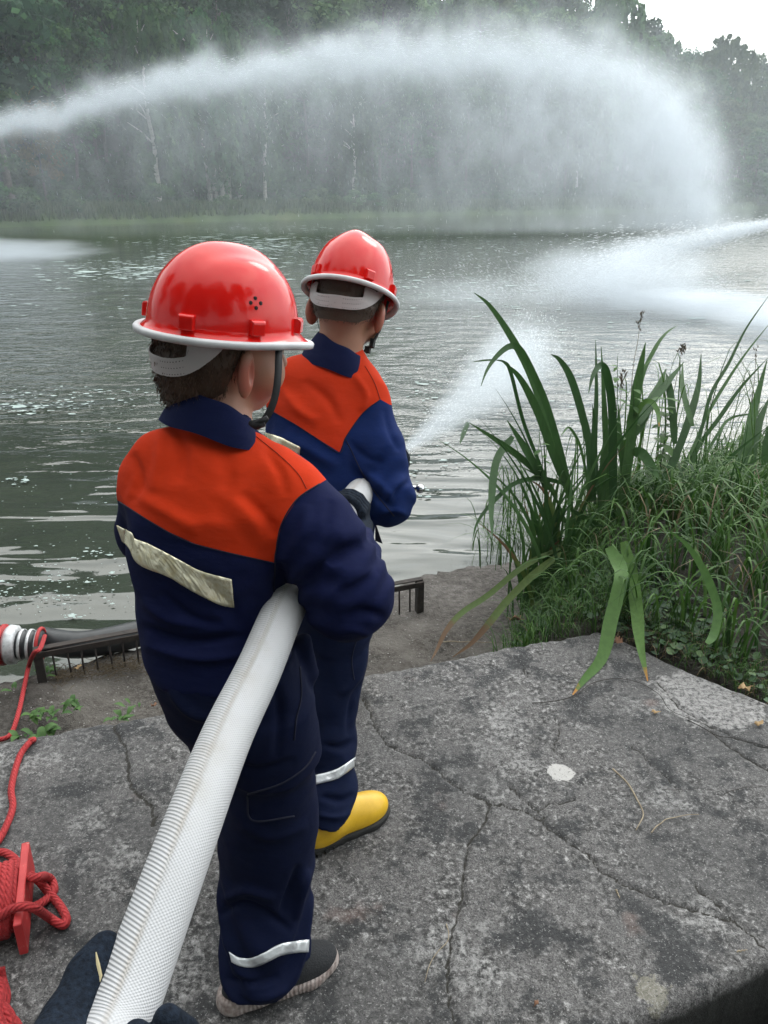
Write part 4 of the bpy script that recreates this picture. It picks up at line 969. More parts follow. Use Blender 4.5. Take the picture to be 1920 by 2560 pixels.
def body(parent, H, R, neck, limbs, s=1.0, ear=28, et=.011, ew=.021):
    "one continuous body: head with face and ears, neck, trunk, arms, legs; hidden parts stay inside the clothes"
    hl = lambda p: (np.asarray(p, float)*s) @ R.T + H
    E = lambda Q, p, r, RR=None: ell(Q, hl(p), np.array(r)*s, R if RR is None else R @ RR)
    def ry(a): return np.array(Matrix.Rotation(math.radians(a), 3, 'Z'))
    def fn(Q):
        d = E(Q, (0, -.004, .012), (.074, .090, .092))
        d = smin(d, E(Q, (0, .030, -.050), (.055, .056, .055)), .03)
        d = smin(d, E(Q, (0, .052, -.083), (.026, .026, .022)), .025)
        d = smin(d, E(Q, (.043, .043, -.042), (.031, .033, .034)), .02); d = smin(d, E(Q, (-.043, .043, -.042), (.031, .033, .034)), .02)
        d = smin(d, seg(Q, hl((0, .086, -.008)), hl((0, .101, -.036)), .006*s, .011*s), .012)
        d = smin(d, E(Q, (0, .078, -.066), (.022, .012, .007)), .008)
        for sg in (1, -1):
            d = -smin(-d, E(Q, (sg*.030, .090, -.012), (.017, .012, .011)), .008)
            ea = E(Q, (sg*.079, -.006, -.036), (et, ew, .034), ry(sg*ear))
            ea = np.maximum(ea, -E(Q, (sg*.088, .002, -.033), (.009, ew*.57, .020), ry(sg*ear)))
            d = smin(d, ea, .006)
        d = smin(d, seg(Q, hl((0, -.018, -.045)), neck, .050*s, .052*s), .02)
        for a, b, ra, rb in limbs: d = smin(d, seg(Q, a, b, ra, rb), .02)
        return d
    pts = np.array([H]+[hl((0, .1, 0)), hl((0, -.1, 0)), hl((0, 0, .11)), neck]+[q for l in limbs for q in l[:2]]); lo = pts.min(0)-.13; hi = pts.max(0)+.13
    V, F = field_mesh(fn, lo, hi, .0085)
    V = relax(V, F, 1, .4)
    # head again at fine resolution, welded into the same mesh by keeping only fine cells round the head
    V2, F2 = field_mesh(fn, H-[.125, .125, .165], H+[.125, .125, .125], .0028)
    zc = H[2]-.16
    keep = np.all(V[F][:, :, 2] < zc+.012, axis=1)
    F = F[keep]; nV = len(V); V = np.vstack([V, relax(V2, F2, 2, .4)]); F = np.concatenate([F, F2+nV])
    bl = np.zeros(len(V))
    for sg in (1, -1): bl = np.maximum(bl, np.clip(1-(np.linalg.norm(V-hl((sg*.084, -.006, -.038)), axis=1)-.018)/.016, 0, 1))
    used = np.unique(F); mp_ = -np.ones(len(V), int); mp_[used] = np.arange(len(used))
    o = new('body', mesh('body', V[used], mp_[F], m_skin, True, {'blush': bl[used]*.8}), parent)
    for sg in (1, -1):
        b = MB(); u = np.linspace(0, math.pi, 7); Vv = [hl((sg*.030+.0105*math.sin(a)*math.cos(p), .074+.0105*math.sin(a)*math.sin(p), -.012+.0105*math.cos(a))) for a in u for p in np.arange(10)*math.pi/5]
        b.add(Vv, [(i*10+j, (i+1)*10+j, (i+1)*10+(j+1) % 10, i*10+(j+1) % 10) for i in range(6) for j in range(10)]); b.build('eye', m_eye, o)
    return o
def hair(parent, H, R, m, s, low, n, length, seed, bottom=-.088):
    "cropped hair: a close cap plus thousands of short strands"
    hl = lambda p: (np.asarray(p, float)*s) @ R.T + H; r = np.random.default_rng(seed)
    def edge(th): # th 0 = back of head, pi = face; lower hairline
        return np.interp(np.abs(th), [0, .7, 1.25, 1.5, 1.7, 2.4, math.pi], [bottom, bottom+.004, bottom+.028, -.012, .004, .045, .055])
    b = MB(); nu, nv = 60, 24; V = []
    for j in range(nv):
        for i in range(nu):
            th = -math.pi+2*math.pi*i/nu; z0 = edge(th)+.004; z = z0+(.102-z0)*(j/(nv-1))**.9
            k = math.sqrt(max(0, 1-((z-.012)/.094)**2)) if z > -.02 else 1-.9*max(0, (-.02-z))**1.15*4.2
            k = max(k, .05); g = 1.0+.02*math.sin(i*5.1+j)*0
            taper = .0045*min(1, (z-edge(th))/.03)
            V.append(((.0745*k+taper)*math.sin(th), -(.0905*k+taper)*math.cos(th)-.004+(0 if z > -.02 else -.0), z))
    V = np.array(V); F = [(j*nu+i, j*nu+(i+1) % nu, (j+1)*nu+(i+1) % nu, (j+1)*nu+i) for j in range(nv-1) for i in range(nu)]
    b.add(hl(V), F, .3)
    idx = r.integers(0, nu*(nv-8), n); base = V[idx]+r.normal(0, .0022, (n, 3)); out = base*[1, 1, 0]; out /= np.linalg.norm(out, axis=1)[:, None]
    dr = out*.10+np.array([0, 0, -1.0])+r.normal(0, .28, (n, 3)); dr /= np.linalg.norm(dr, axis=1)[:, None]
    ln = length*r.uniform(.5, 1.2, n)[:, None]; sdv = np.cross(out, dr); sdv /= np.linalg.norm(sdv, axis=1)[:, None]+1e-9; tn = r.uniform(0, 1, n)
    VV = np.stack([base-sdv*.0006, base+sdv*.0006, base+dr*ln*.6+out*.0012, base+dr*ln], 1)
    VV = VV.reshape(-1, 3); F2 = [(4*i, 4*i+1, 4*i+2) for i in range(n)]+[(4*i, 4*i+2, 4*i+3) for i in range(n)]
    b.add(hl(VV), F2); b.A[-1] = np.repeat(tn, 4)
    return b.build('hair', m, parent)
def grip(parent, c, axis, R, palm_dir, turn, wrist, m, s=1.0, thumb_s=.045, span=1.0, name='glove'):
    "a hand closed round a tube: palm on one side, four bent fingers round it, thumb the other way"
    a = np.asarray(axis, float); a /= np.linalg.norm(a); e1 = np.asarray(palm_dir, float); e1 = e1-a*(e1 @ a); e1 /= np.linalg.norm(e1); e2 = np.cross(a, e1)*turn
    pt = lambda th, sx, rr: c + a*sx*s + rr*(math.cos(math.radians(th))*e1+math.sin(math.radians(th))*e2)
    segs = []
    for i, (sx, fl) in enumerate(zip((-.030, -.010, .010, .029), (.82, .96, 1.0, .9))):
        rf = .0088*s; rr = R+rf*.95
        ths = [-18, 32, 32+44*fl*span, 32+80*fl*span, 32+112*fl*span]; rad = [.0125*s, .0112*s, rf*1.08, rf, rf*.88]
        q = [pt(t, sx*(1.0-.05*k), rr+(.004*s if k == 0 else 0)) for k, t in enumerate(ths)]
        for k in range(4): segs.append((q[k], q[k+1], rad[k], rad[k+1]))
    q = [pt(-15, thumb_s*.6, R+.014*s), pt(-48, thumb_s, R+.012*s), pt(-80, thumb_s*1.1, R+.011*s), pt(-108, thumb_s*1.1, R+.010*s)]
    tsegs = [(q[0], q[1], .015*s, .012*s), (q[1], q[2], .0115*s, .0105*s), (q[2], q[3], .0105*s, .009*s)]
    pw = pt(-15, 0, R+.018*s)
    def fn(Q):
        d = seg(Q, pw, wrist, .022*s, .027*s)
        for k in range(0, len(segs), 4): d = smin(d, seg(Q, *segs[k]), .008)
        f = None
        for k in range(len(segs)):
            if k % 4 == 0: continue
            w_ = seg(Q, *segs[k]); f = w_ if f is None else np.minimum(f, w_)
        d = smin(d, f, .004); t_ = sminl([seg(Q, *u) for u in tsegs], .004)
        return smin(d, t_, .006)
    al = np.array([u for sgm in segs+tsegs for u in sgm[:2]]+[wrist]); V, F = field_mesh(fn, al.min(0)-.035, al.max(0)+.035, .0028)
    return new(name, mesh(name, relax(V, F, 1, .4), F, m), parent)
def press(V, F, folds):
    "press traced folds into the camera-side cloth: (pixel polyline, half width in px, height in m)"
    n = np.cross(V[F[:, 2]]-V[F[:, 0]], V[F[:, 3]]-V[F[:, 1]]); N = np.zeros_like(V)
    for k in range(4):
        for ax in range(3): N[:, ax] += np.bincount(F[:, k], n[:, ax], len(V))
    N /= np.linalg.norm(N, axis=1)[:, None]+1e-12
    x, y, t = to_px(V); fac = np.clip(-(N*(V-CAM)).sum(1)/np.linalg.norm(V-CAM, axis=1), 0, 1); fac = np.clip(fac*2.5, 0, 1)
    for pts, w_, h_ in folds:
        c = cat([(a, b, 0) for a, b in pts], 24)[:, :2]; d = np.full(len(V), 1e9); uu = np.zeros(len(V))
        for i, (a, b) in enumerate(zip(c[:-1], c[1:])):
            ab = b-a; s = np.clip(((x-a[0])*ab[0]+(y-a[1])*ab[1])/(ab @ ab+1e-9), 0, 1); q = np.hypot(x-a[0]-s*ab[0], y-a[1]-s*ab[1]); m_ = q < d; d[m_] = q[m_]; uu[m_] = ((i+s)/23)[m_]
        V = V + N*(1.3*h_*np.exp(-(d/w_)**2)*np.sin(np.clip(uu, 0, 1)*math.pi)**.6*fac)[:, None]
    return V
def garment(name, fn, lo, hi, h, m, parent, yoke=None, wr=.004, seed=0, folds=()):
    def f2(Q): return fn(Q) + 1.5*wr*(np.abs(fbm(Q[:, 0]*7+Q[:, 2]*5, Q[:, 1]*7, Q[:, 2]*8-Q[:, 0]*4, 2, seed+7))**.7-.35) + wr*fbm(Q[:, 0]*13, Q[:, 1]*13, Q[:, 2]*9, 3, seed) + wr*.9*fbm(Q[:, 0]*5, Q[:, 1]*5, Q[:, 2]*16, 2, seed+3)
    V, F = field_mesh(f2, lo, hi, h); V = relax(V, F, 2, .45); V = press(V, F, folds); at = None
    if yoke is not None:
        x, y, t = to_px(V); at = {'yoke': poly_sd(x, y, yoke)*t/FPX}
    return new(name, mesh(name, V, F, m, True, at), parent), bvh_of(V, F), (V, F)
def collar(parent, bot, top, cb, ct, yaw, m, th=.007):
    "standing collar between two level-ish ellipses; bot and top are (centre, side vector, depth vector)"
    n = 72; u = np.arange(n)*2*math.pi/n; V = []
    for (c, sx, dx), off in ((bot, 0), (None, 0), (top, 0)) if False else ((bot, 0), (top, 0)): pass
    def ring(k, off):
        c = bot[0]+(top[0]-bot[0])*k; sx = bot[1]+(top[1]-bot[1])*k; dx = bot[2]+(top[2]-bot[2])*k
        ls, ld = np.linalg.norm(sx), np.linalg.norm(dx); gap = .012*np.exp(-((u-math.pi/2)/.25)**2)
        return c + np.cos(u)[:, None]*sx*(1+off/ls) + np.sin(u)[:, None]*dx*(1+off/ld) + np.array([0, 0, 1.])*(.002*np.sin(u*5)[:, None]*k)
    prof = [(-.9, .004), (-.35, .005), (0, .004), (.35, .0035), (.7, .002), (.95, .001), (1.0, -.002), (.96, -.006), (.6, -.006), (-.5, -.004)]
    V = np.array([ring(k, o) for k, o in prof]); k_ = len(prof)
    F = [(i*n+j, i*n+(j+1) % n, (i+1)*n+(j+1) % n, (i+1)*n+j) for i in range(k_-1) for j in range(n)]
    return new('collar', mesh('collar', V.reshape(-1, 3), F, m), parent)
def shoe(parent, heel, toe, kind, name, shin=None):
    heel = np.asarray(heel, float); toe = np.asarray(toe, float); f = toe-heel; Lf = np.linalg.norm(f); f /= Lf; sx = np.array([f[1], -f[0], 0])
    W_ = lambda q: heel + f*q[0]*Lf + sx*q[1] + np.array([0, 0, q[2]])
    hw = [(0.10, .031), (.30, .029), (.52, .036), (.74, .043), (.87, .037)] if kind == 'boot' else [(0.10, .032), (.30, .031), (.5, .036), (.72, .042), (.88, .032)]
    def outline(Q, grow=0):
        q2 = Q.copy(); q2[:, 2] = 0
        return sminl([seg(q2, W_((a[0], 0, 0)), W_((b[0], 0, 0)), a[1]+grow, b[1]+grow) for a, b in zip(hw[:-1], hw[1:])], .02)
    sole_h = .020 if kind == 'boot' else .026
    def sole(Q):
        u = ((Q-heel) @ f)/Lf; top = sole_h + (.014*np.clip(1-u/.35, 0, 1) + .008*np.clip((u-.8)/.2, 0, 1) if kind != 'boot' else 0)
        d = outline(Q, .004 - .003*np.abs(Q[:, 2]/.014-1) if kind != 'boot' else .004)
        lift = .010*np.clip((u-.78)/.22, 0, 1)**2
        dz = np.maximum(Q[:, 2]-top, lift+.001-Q[:, 2]); return -smin(-d, -dz, .006)
    def upper(Q):
        E_ = lambda p, r: ell(Q, W_(p), r, np.stack([f, sx, [0, 0, 1]], 1))
        if kind == 'boot':
            L_ = [E_((.74, 0, .030), (.068, .043, .044)), E_((.45, 0, .045), (.085, .038, .052)), E_((.17, 0, .040), (.050, .036, .055)), seg(Q, W_((.30, 0, .06)), W_((.30, 0, .06)) if shin is None else shin, .040, .044)]
        else:
            L_ = [E_((.76, 0, .026), (.062, .040, .032)), E_((.5, 0, .036), (.080, .037, .046)), E_((.20, 0, .034), (.048, .032, .040)), seg(Q, W_((.28, 0, .05)), W_((.32, 0, .08)), .027, .024)]
        return np.maximum(sminl(L_, .025), .012-Q[:, 2])
    lo = np.minimum(heel, toe)-.08; lo[2] = -.004; hi = np.maximum(heel, toe)+.08; hi[2] = .26 if kind == 'boot' else .15
    mu, ms = (m_boot, m_bsole) if kind == 'boot' else (m_knit, m_ssole)
    V, F = field_mesh(upper, lo, hi, .0045); up_ = new(name, mesh(name, relax(V, F, 2), F, mu), parent)
    V, F = field_mesh(sole, lo, [hi[0], hi[1], .06], .0035); new('sole', mesh('sole', relax(V, F, 1, .3), F, ms), up_)
    if kind == 'boot':
        b = MB(); M3 = np.stack([f, sx, [0, 0, 1]], 1)
        for u in np.arange(.08, .93, .095):
            for sg in (-1, 1): b.box(W_((u, sg*.024, .004)), (.012, .030, .012), M3)
        b.build('tread', m_bsole, up_, False)
        bv = bvh_of(*tube([heel, toe], .01)) if False else None
        # raised toe-cap seam
        vv = []
        bvu = bvh_of(V_up := relax(*field_mesh(upper, lo, hi, .0045), 2), F_up) if False else None
    return up_, (W_, f, sx)
m_boot = Mat('yellow_rubber', rough=.42); m_boot.set('Base Color', m_boot.ramp(m_boot.noise(18, 5, .6), [(.3, (.58,.33,.012)), (.6, (.72,.43,.020)), (.8, (.66,.42,.06))])); m_boot.bump(m_boot.noise(30, 3), .15, .004)
m_bsole = Mat('black_rubber', (.012,.012,.011), .8)
m_knit = Mat('black_knit', rough=.9); kn = m_knit.noise(300, 3); m_knit.set('Base Color', m_knit.ramp(kn, [(.3, (.006,.007,.009)), (.7, (.022,.023,.026))])); m_knit.bump(kn, .8, .002)
m_ssole = Mat('grey_foam_sole', rough=.8); m_ssole.set('Base Color', m_ssole.ramp(m_ssole.noise(90, 4), [(.35, (.20,.15,.135)), (.6, (.36,.31,.29))])); 
wvn = m_ssole.n('ShaderNodeTexWave', {'Scale': 40, 'Distortion': 3.0, 'Detail': 2, 'Vector': m_ssole.co()}, out='Fac'); m_ssole.bump(wvn, .5, .004)

# ================================================================== child in front of the camera (nearer)
Rh1 = rotm(50, 7, 3); HS = 1.12; Hc1 = P(556, 812, 1.27)
k1 = empty('person', (-.24, 1.17, 0), 'nearer child in red helmet with wide orange yoke, hose tucked under the right arm', 'person')
H1 = Hc1 - Rh1 @ np.array([0, -.002, .020])
tor1 = [row(1028, 462, 618, 1.28, .048), row(1075, 430, 640, 1.29, .055), row(1120, 378, 690, 1.29, .070), row(1180, 337, 745, 1.295, .088), row(1250, 318, 770, 1.30, .100), row(1350, 322, 745, 1.32, .104), row(1450, 343, 722, 1.345, .102), row(1550, 345, 715, 1.365, .100), row(1620, 356, 722, 1.375, .104), row(1668, 372, 735, 1.38, .104)]
SR, ER, HR = P(722, 1236, 1.29), P(868, 1490, 1.31), P(885, 1365, 1.56)
SL, EL, HL = P(372, 1200, 1.33), P(372, 1330, 1.44), P(700, 1340, 1.60)
def jacket1(Q):
    d = stack(Q, tor1)
    d = smin(d, seg(Q, P(395, 1132, 1.30), P(680, 1190, 1.29), .038, .042), .035)
    ra = sminl([seg(Q, SR, P(800, 1350, 1.285), .060, .066), seg(Q, P(800, 1350, 1.285), ER, .066, .069), seg(Q, ER, HR, .068, .045)], .03)
    la = sminl([seg(Q, SL, EL, .052, .056), seg(Q, EL, HL, .052, .042)], .02)
    # folds across the sleeve
    ax = ER-SR; u = ((Q-SR) @ ax)/(ax @ ax); ra = ra + .0045*np.sin(u*26+3*np.sin(Q[:, 0]*40))*np.exp(-((u-.75)/.35)**2)
    d = smin(d, smin(ra, la, .01), .030)
    return d
yoke1 = [(412,1000),(640,1080),(700,1105),(765,1150),(830,1190),(798,1210),(768,1226),(743,1248),(722,1280),(704,1311),(696,1345),(690,1379),(687,1407),(640,1396),(569,1380),(487,1359),(425,1331),(360,1293),(299,1253),(270,1240),(240,1200),(240,940),(400,940)]
j1, bj1, _ = garment('jacket', jacket1, (-.56, 1.0, .66), (.12, 1.76, 1.20), .0052, m_jack1, k1, yoke1, .0045, 1, [
    ([(905,1362),(850,1385),(800,1420),(765,1475)], 15, -.011), ([(940,1425),(885,1440),(835,1475),(800,1520)], 16, .007), ([(968,1545),(910,1530),(860,1545)], 13, -.008), ([(940,1600),(890,1575),(840,1580)], 11, .005),
    ([(830,1250),(815,1310),(770,1370)], 14, -.005), ([(770,1260),(760,1320),(735,1380)], 14, .005), ([(690,1405),(700,1440),(690,1500)], 12, -.009), ([(540,1225),(620,1290),(665,1372)], 24, .006), ([(600,1230),(660,1290),(690,1340)], 14, -.005),
    ([(470,1420),(560,1500),(600,1580)], 22, -.006), ([(345,1565),(470,1605),(620,1590)], 12, -.009), ([(352,1610),(500,1645),(640,1630)], 12, .007), ([(350,1500),(430,1550),(520,1560)], 12, .006), ([(400,1480),(480,1545),(560,1560)], 10, -.006),
    ([(428,1050),(455,1120),(450,1210)], 16, -.006), ([(395,1065),(400,1150),(380,1230)], 16, .006), ([(320,1230),(400,1270),(500,1330)], 18, .005), ([(330,1130),(350,1200),(340,1260)], 12, -.005), ([(560,1120),(570,1200),(540,1300)], 20, -.004), ([(660,1120),(700,1180),(715,1240)], 12, -.004)])
strip_on('reflective_strip', bj1, [(297,1311),(333,1330),(343,1346),(376,1359),(425,1384),(497,1422),(579,1446)], [(309,1350),(328,1369),(352,1408),(425,1441),(492,1480),(550,1511),(587,1515)], m_refl, j1, 80, 10, .004, .004, 2)
line_on('seam', bj1, [(640,1092),(700,1140),(745,1185),(766,1222)], m_seamo, j1, .0006)
line_on('seam', bj1, [(299,1254),(360,1294),(425,1332),(487,1360),(569,1381),(640,1397),(687,1407)], m_seam, j1, .0010)
line_on('seam', bj1, [(798,1210),(743,1248),(704,1311),(690,1379),(687,1407),(684,1480)], m_seam, j1, .0012)
cbx = (P(634, 1090, 1.275)-P(430, 1015, 1.30))/2; ctx = (P(624, 1044, 1.27)-P(456, 972, 1.29))/2
c1b = (P(634, 1090, 1.275)+P(430, 1015, 1.30))/2; c1t = (P(624, 1044, 1.27)+P(456, 972, 1.29))/2
collar(j1, (c1b, cbx, np.array([.004, .060, -.024])), (c1t, ctx, np.array([.004, .054, -.026])), None, None, 0, m_coll)
leg1 = [row(1760, 560, 772, 1.43, .088), row(1900, 556, 784, 1.48, .086), row(2050, 548, 790, 1.55, .086), row(2123, 543, 788, 1.575, .084), row(2220, 546, 777, 1.60, .082), row(2330, 562, 773, 1.600, .088), row(2400, 558, 770, 1.602, .084), row(2462, 550, 748, 1.600, .079)]
hip1 = [row(1640, 370, 735, 1.378, .102), row(1700, 388, 755, 1.40, .108), row(1760, 415, 768, 1.43, .108), row(1835, 470, 778, 1.455, .100), row(1880, 490, 780, 1.47, .080)]
KL1, AL1 = np.array([-.295, 1.37, .36]), np.array([-.285, 1.42, .06])
def trousers1(Q):
    d = smin(stack(Q, leg1), stack(Q, hip1), .05)
    d = smin(d, sminl([seg(Q, (-.30, 1.24, .62), KL1, .090, .080), seg(Q, KL1, AL1, .080, .070)], .02), .03)
    fold = .008*np.sin(Q[:, 2]*75 + 4*np.sin(Q[:, 0]*22) + 2*np.sin(Q[:, 1]*30))*np.exp(-((Q[:, 2]-.12)/.10)**2)
    d = smin(d, seg(Q, P(760, 1600, 1.42), P(772, 1680, 1.46), .012, .018), .02)
    return np.maximum(d + fold, .058 + .010*np.sin(Q[:, 0]*30) - Q[:, 2])
t1, bt1, _ = garment('trousers', trousers1, (-.56, .98, .0), (.02, 1.60, .80), .0058, m_trou1, k1, None, .005, 4, [
    ([(772,2170),(752,2230),(738,2300)], 10, .012), ([(748,2160),(725,2230),(700,2290)], 9, -.010), ([(548,2290),(600,2262),(665,2285),(730,2330)], 10, -.010), ([(555,2250),(620,2225),(690,2250)], 10, .008),
    ([(560,2440),(620,2460),(700,2440)], 9, -.008), ([(600,2480),(660,2495),(720,2470)], 8, .007), ([(560,1900),(640,1930),(740,1900)], 12, -.007), ([(600,2060),(680,2090),(770,2060)], 14, .006), ([(690,1700),(700,1800),(690,1900)], 12, -.007), ([(420,1720),(480,1780),(560,1800)], 12, .008)])
strip_on('reflective_strip', bt1, [(574,2378),(596,2392),(625,2393),(658,2382),(692,2363),(725,2353),(771,2348)], [(581,2404),(601,2415),(629,2417),(663,2405),(706,2385),(740,2381),(768,2379)], m_refl2, t1, 40, 5, .003, .002, 5)
line_on('pocket_seam', bt1, [(749,1668),(752,1740),(740,1800),(735,1850)], m_seam, t1, .0016)
line_on('pocket_seam', bt1, [(620,1985),(700,1960),(760,1920),(788,1880)], m_seam, t1, .0018)
line_on('pocket_seam', bt1, [(618,1990),(632,2050),(735,2040)], m_seam, t1, .0018)
body(k1, H1, Rh1, (c1b+c1t)/2+[0, .005, -.03], [((c1b+c1t)/2+[0, .005, -.03], P(540, 1250, 1.32), .05, .055), (P(480, 1220, 1.32), P(640, 1240, 1.32), .05, .05), (P(540, 1250, 1.32), P(540, 1560, 1.37), .075, .07), (P(540, 1560, 1.37), P(620, 1760, 1.45), .07, .06),
    (SR, ER, .035, .03), (ER, HR, .03, .022), (SL, EL, .035, .03), (EL, HL, .03, .022), (P(660, 1800, 1.45), P(668, 2050, 1.55), .055, .042), (P(668, 2050, 1.55), P(665, 2400, 1.62), .042, .03), ((-.30, 1.24, .60), KL1, .055, .045), (KL1, AL1, .042, .03)], HS, 12, .009, .014)
hair(k1, H1, Rh1, m_hair1, HS, 0, 7000, .011, 3, -.098)
he1 = helmet(k1, Hc1, Rh1, .985, .122)
ribbon('chin_strap', [P(700, 846, 1.245), P(697, 880, 1.222), P(695, 940, 1.212), P(688, 990, 1.212), P(674, 1030, 1.215), P(655, 1056, 1.22), P(634, 1062, 1.225)], .011, (.2, -1, .1), m_black, he1)
b = MB(); b.tube([P(660, 1055, 1.2), P(640, 1062, 1.2), P(628, 1058, 1.21)], [.007, .008, .005], 8); b.box(P(655, 1052, 1.195), (.020, .006, .007), Matrix.Rotation(-.5, 3, 'Y')); b.build('buckle', m_black, he1)
ribbon('chin_strap', [H1+Rh1 @ np.array(q) for q in [(-.088, .03, .015), (-.080, .03, -.05), (-.055, .035, -.10), (0, .045, -.118)]], .013, (-1, 0, 0), m_black, he1)
shoe(k1, G(557, 2520), G(838, 2398), 'sneaker', 'sneaker'); shoe(k1, (-.31, 1.36, 0), (-.24, 1.585, 0), 'sneaker', 'sneaker')

# ================================================================== child at the nozzle (farther)
Rh2 = rotm(12, 25, 5); Hc2 = P(878, 728, 1.97)
k2 = empty('person', (-.13, 1.62, 0), 'farther child in red helmet and yellow rubber boots aiming the nozzle', 'person')
H2 = Hc2 - Rh2 @ np.array([0, .004, .022])
tor2 = [row(846, 800, 896, 1.96, .045), row(880, 775, 912, 1.97, .060), row(930, 722, 935, 1.97, .075), row(1000, 685, 958, 1.975, .090), row(1080, 680, 960, 1.98, .098), row(1200, 690, 950, 1.99, .100), row(1300, 700, 936, 2.0, .100), row(1400, 712, 932, 2.005, .100), row(1480, 715, 932, 2.015, .105)]
SR2, ER2, HR2 = P(925, 1020, 1.97), P(968, 1245, 1.94), P(975, 1168, 2.22)
SL2, EL2, HL2 = P(715, 1010, 2.0), P(715, 1200, 2.10), P(900, 1215, 2.25)
def jacket2(Q):
    d = stack(Q, tor2)
    d = smin(d, seg(Q, P(735, 935, 1.98), P(905, 975, 1.97), .038, .042), .05)
    ra = sminl([seg(Q, SR2, P(950, 1130, 1.95), .052, .058), seg(Q, P(950, 1130, 1.95), ER2, .060, .062), seg(Q, ER2, HR2, .060, .040)], .03)
    la = sminl([seg(Q, SL2, EL2, .050, .052), seg(Q, EL2, HL2, .052, .040)], .02)
    ax = ER2-SR2; u = ((Q-SR2) @ ax)/(ax @ ax); ra = ra + .0040*np.sin(u*22+3*np.sin(Q[:, 0]*40))*np.exp(-((u-.9)/.4)**2)
    return smin(d, smin(ra, la, .01), .028)
yoke2 = [(640,1000),(680,1027),(738,1060),(795,1097),(849,1131),(863,1094),(885,1060),(907,1032),(950,998),(975,1012),(1030,1020),(1010,900),(930,830),(760,780),(620,880)]
j2, bj2, _ = garment('jacket', jacket2, (-.44, 1.60, .52), (.20, 2.40, 1.22), .0058, m_jack2, k2, yoke2, .004, 9, [
    ([(905,1185),(945,1240),(985,1275)], 9, -.010), ([(880,1150),(935,1200),(985,1245)], 10, .007), ([(1032,1195),(1000,1225),(975,1262)], 7, -.008), ([(1020,1290),(985,1275),(950,1285)], 7, .006), ([(870,1100),(910,1140),(960,1160)], 9, -.005),
    ([(760,950),(820,1000),(850,1060)], 12, -.005), ([(880,930),(915,985),(905,1030)], 9, .005), ([(700,960),(740,1020),(800,1060)], 12, .005), ([(700,1090),(780,1130),(850,1170)], 14, .006), ([(960,1020),(975,1080),(1000,1130)], 8, -.005)])
strip_on('reflective_strip', bj2, [(640,1072),(658,1078),(704,1094),(752,1118)], [(636,1098),(651,1104),(695,1118),(750,1142)], m_refl, j2, 30, 6, .003, .003, 8)
line_on('seam', bj2, [(862,1096),(880,1130),(905,1180),(940,1235),(985,1290)], m_seam, j2, .0014)
line_on('seam', bj2, [(912,915),(935,955),(950,998)], m_seamo, j2, .0009)
line_on('seam', bj2, [(680,1028),(738,1061),(795,1098),(849,1132),(863,1095),(907,1033),(950,999)], m_seam, j2, .0010)
b = MB(); q = P(938, 1352, 1.98); b.add([q, q+[.0, 0, .05], q+[.018, 0, -.008], q+[0, .004, 0], q+[0, .004, .05], q+[.018, .004, -.008]], [(0,1,2),(5,4,3),(0,3,4,1),(1,4,5,2),(2,5,3,0)]); b.build('jacket_tab', m_seam, j2, False)
cbx = (P(908, 920, 1.95)-P(776, 862, 1.98))/2; ctx = (P(903, 888, 1.95)-P(798, 828, 1.97))/2
c2b = (P(908, 920, 1.95)+P(776, 862, 1.98))/2; c2t = (P(903, 888, 1.95)+P(798, 828, 1.97))/2
collar(j2, (c2b, cbx, np.array([.01, .062, -.012])), (c2t, ctx, np.array([.01, .058, -.014])), None, None, 0, m_coll)
leg2 = [row(1500, 770, 932, 2.02, .085), row(1615, 765, 922, 2.035, .084), row(1692, 762, 915, 2.04, .082), row(1768, 768, 896, 2.04, .078), row(1836, 772, 892, 2.03, .076), row(1900, 772, 889, 2.02, .074), row(1970, 770, 888, 1.995, .080), row(2040, 766, 876, 1.97, .082), row(2090, 768, 848, 1.96, .076)]
hip2 = [row(1290, 702, 934, 2.0, .098), row(1400, 715, 934, 2.01, .104), row(1500, 720, 932, 2.02, .10), row(1570, 740, 920, 2.03, .07)]
KL2, AL2 = np.array([-.17, 2.02, .36]), np.array([-.15, 2.10, .06])
def trousers2(Q):
    d = smin(stack(Q, leg2), stack(Q, hip2), .05)
    d = smin(d, sminl([seg(Q, (-.18, 1.86, .62), KL2, .085, .075), seg(Q, KL2, AL2, .075, .068)], .02), .03)
    return np.maximum(d + .006*np.sin(Q[:, 2]*70 + 3*np.sin(Q[:, 0]*25))*np.exp(-((Q[:, 2]-.14)/.10)**2), .078-Q[:, 2])
t2, bt2, _ = garment('trousers', trousers2, (-.38, 1.40, .02), (.08, 2.24, .80), .0062, m_trou2, k2, None, .005, 14, [
    ([(885,1985),(850,2000),(800,1990)], 8, -.008), ([(880,2030),(840,2045),(790,2035)], 7, .007), ([(905,1700),(880,1760),(870,1840)], 9, -.008), ([(918,1620),(890,1700),(850,1740)], 10, .007), ([(890,1850),(850,1870),(800,1860)], 9, -.007)])
strip_on('reflective_strip', bt2, [(790,1938),(831,1927),(855,1915),(890,1889)], [(792,1962),(836,1950),(860,1934),(889,1911)], m_refl2, t2, 30, 5, .003, .0015, 11)
line_on('pocket_seam', bt2, [(925,1560),(905,1570),(880,1640),(885,1700)], m_seam, t2, .0015)
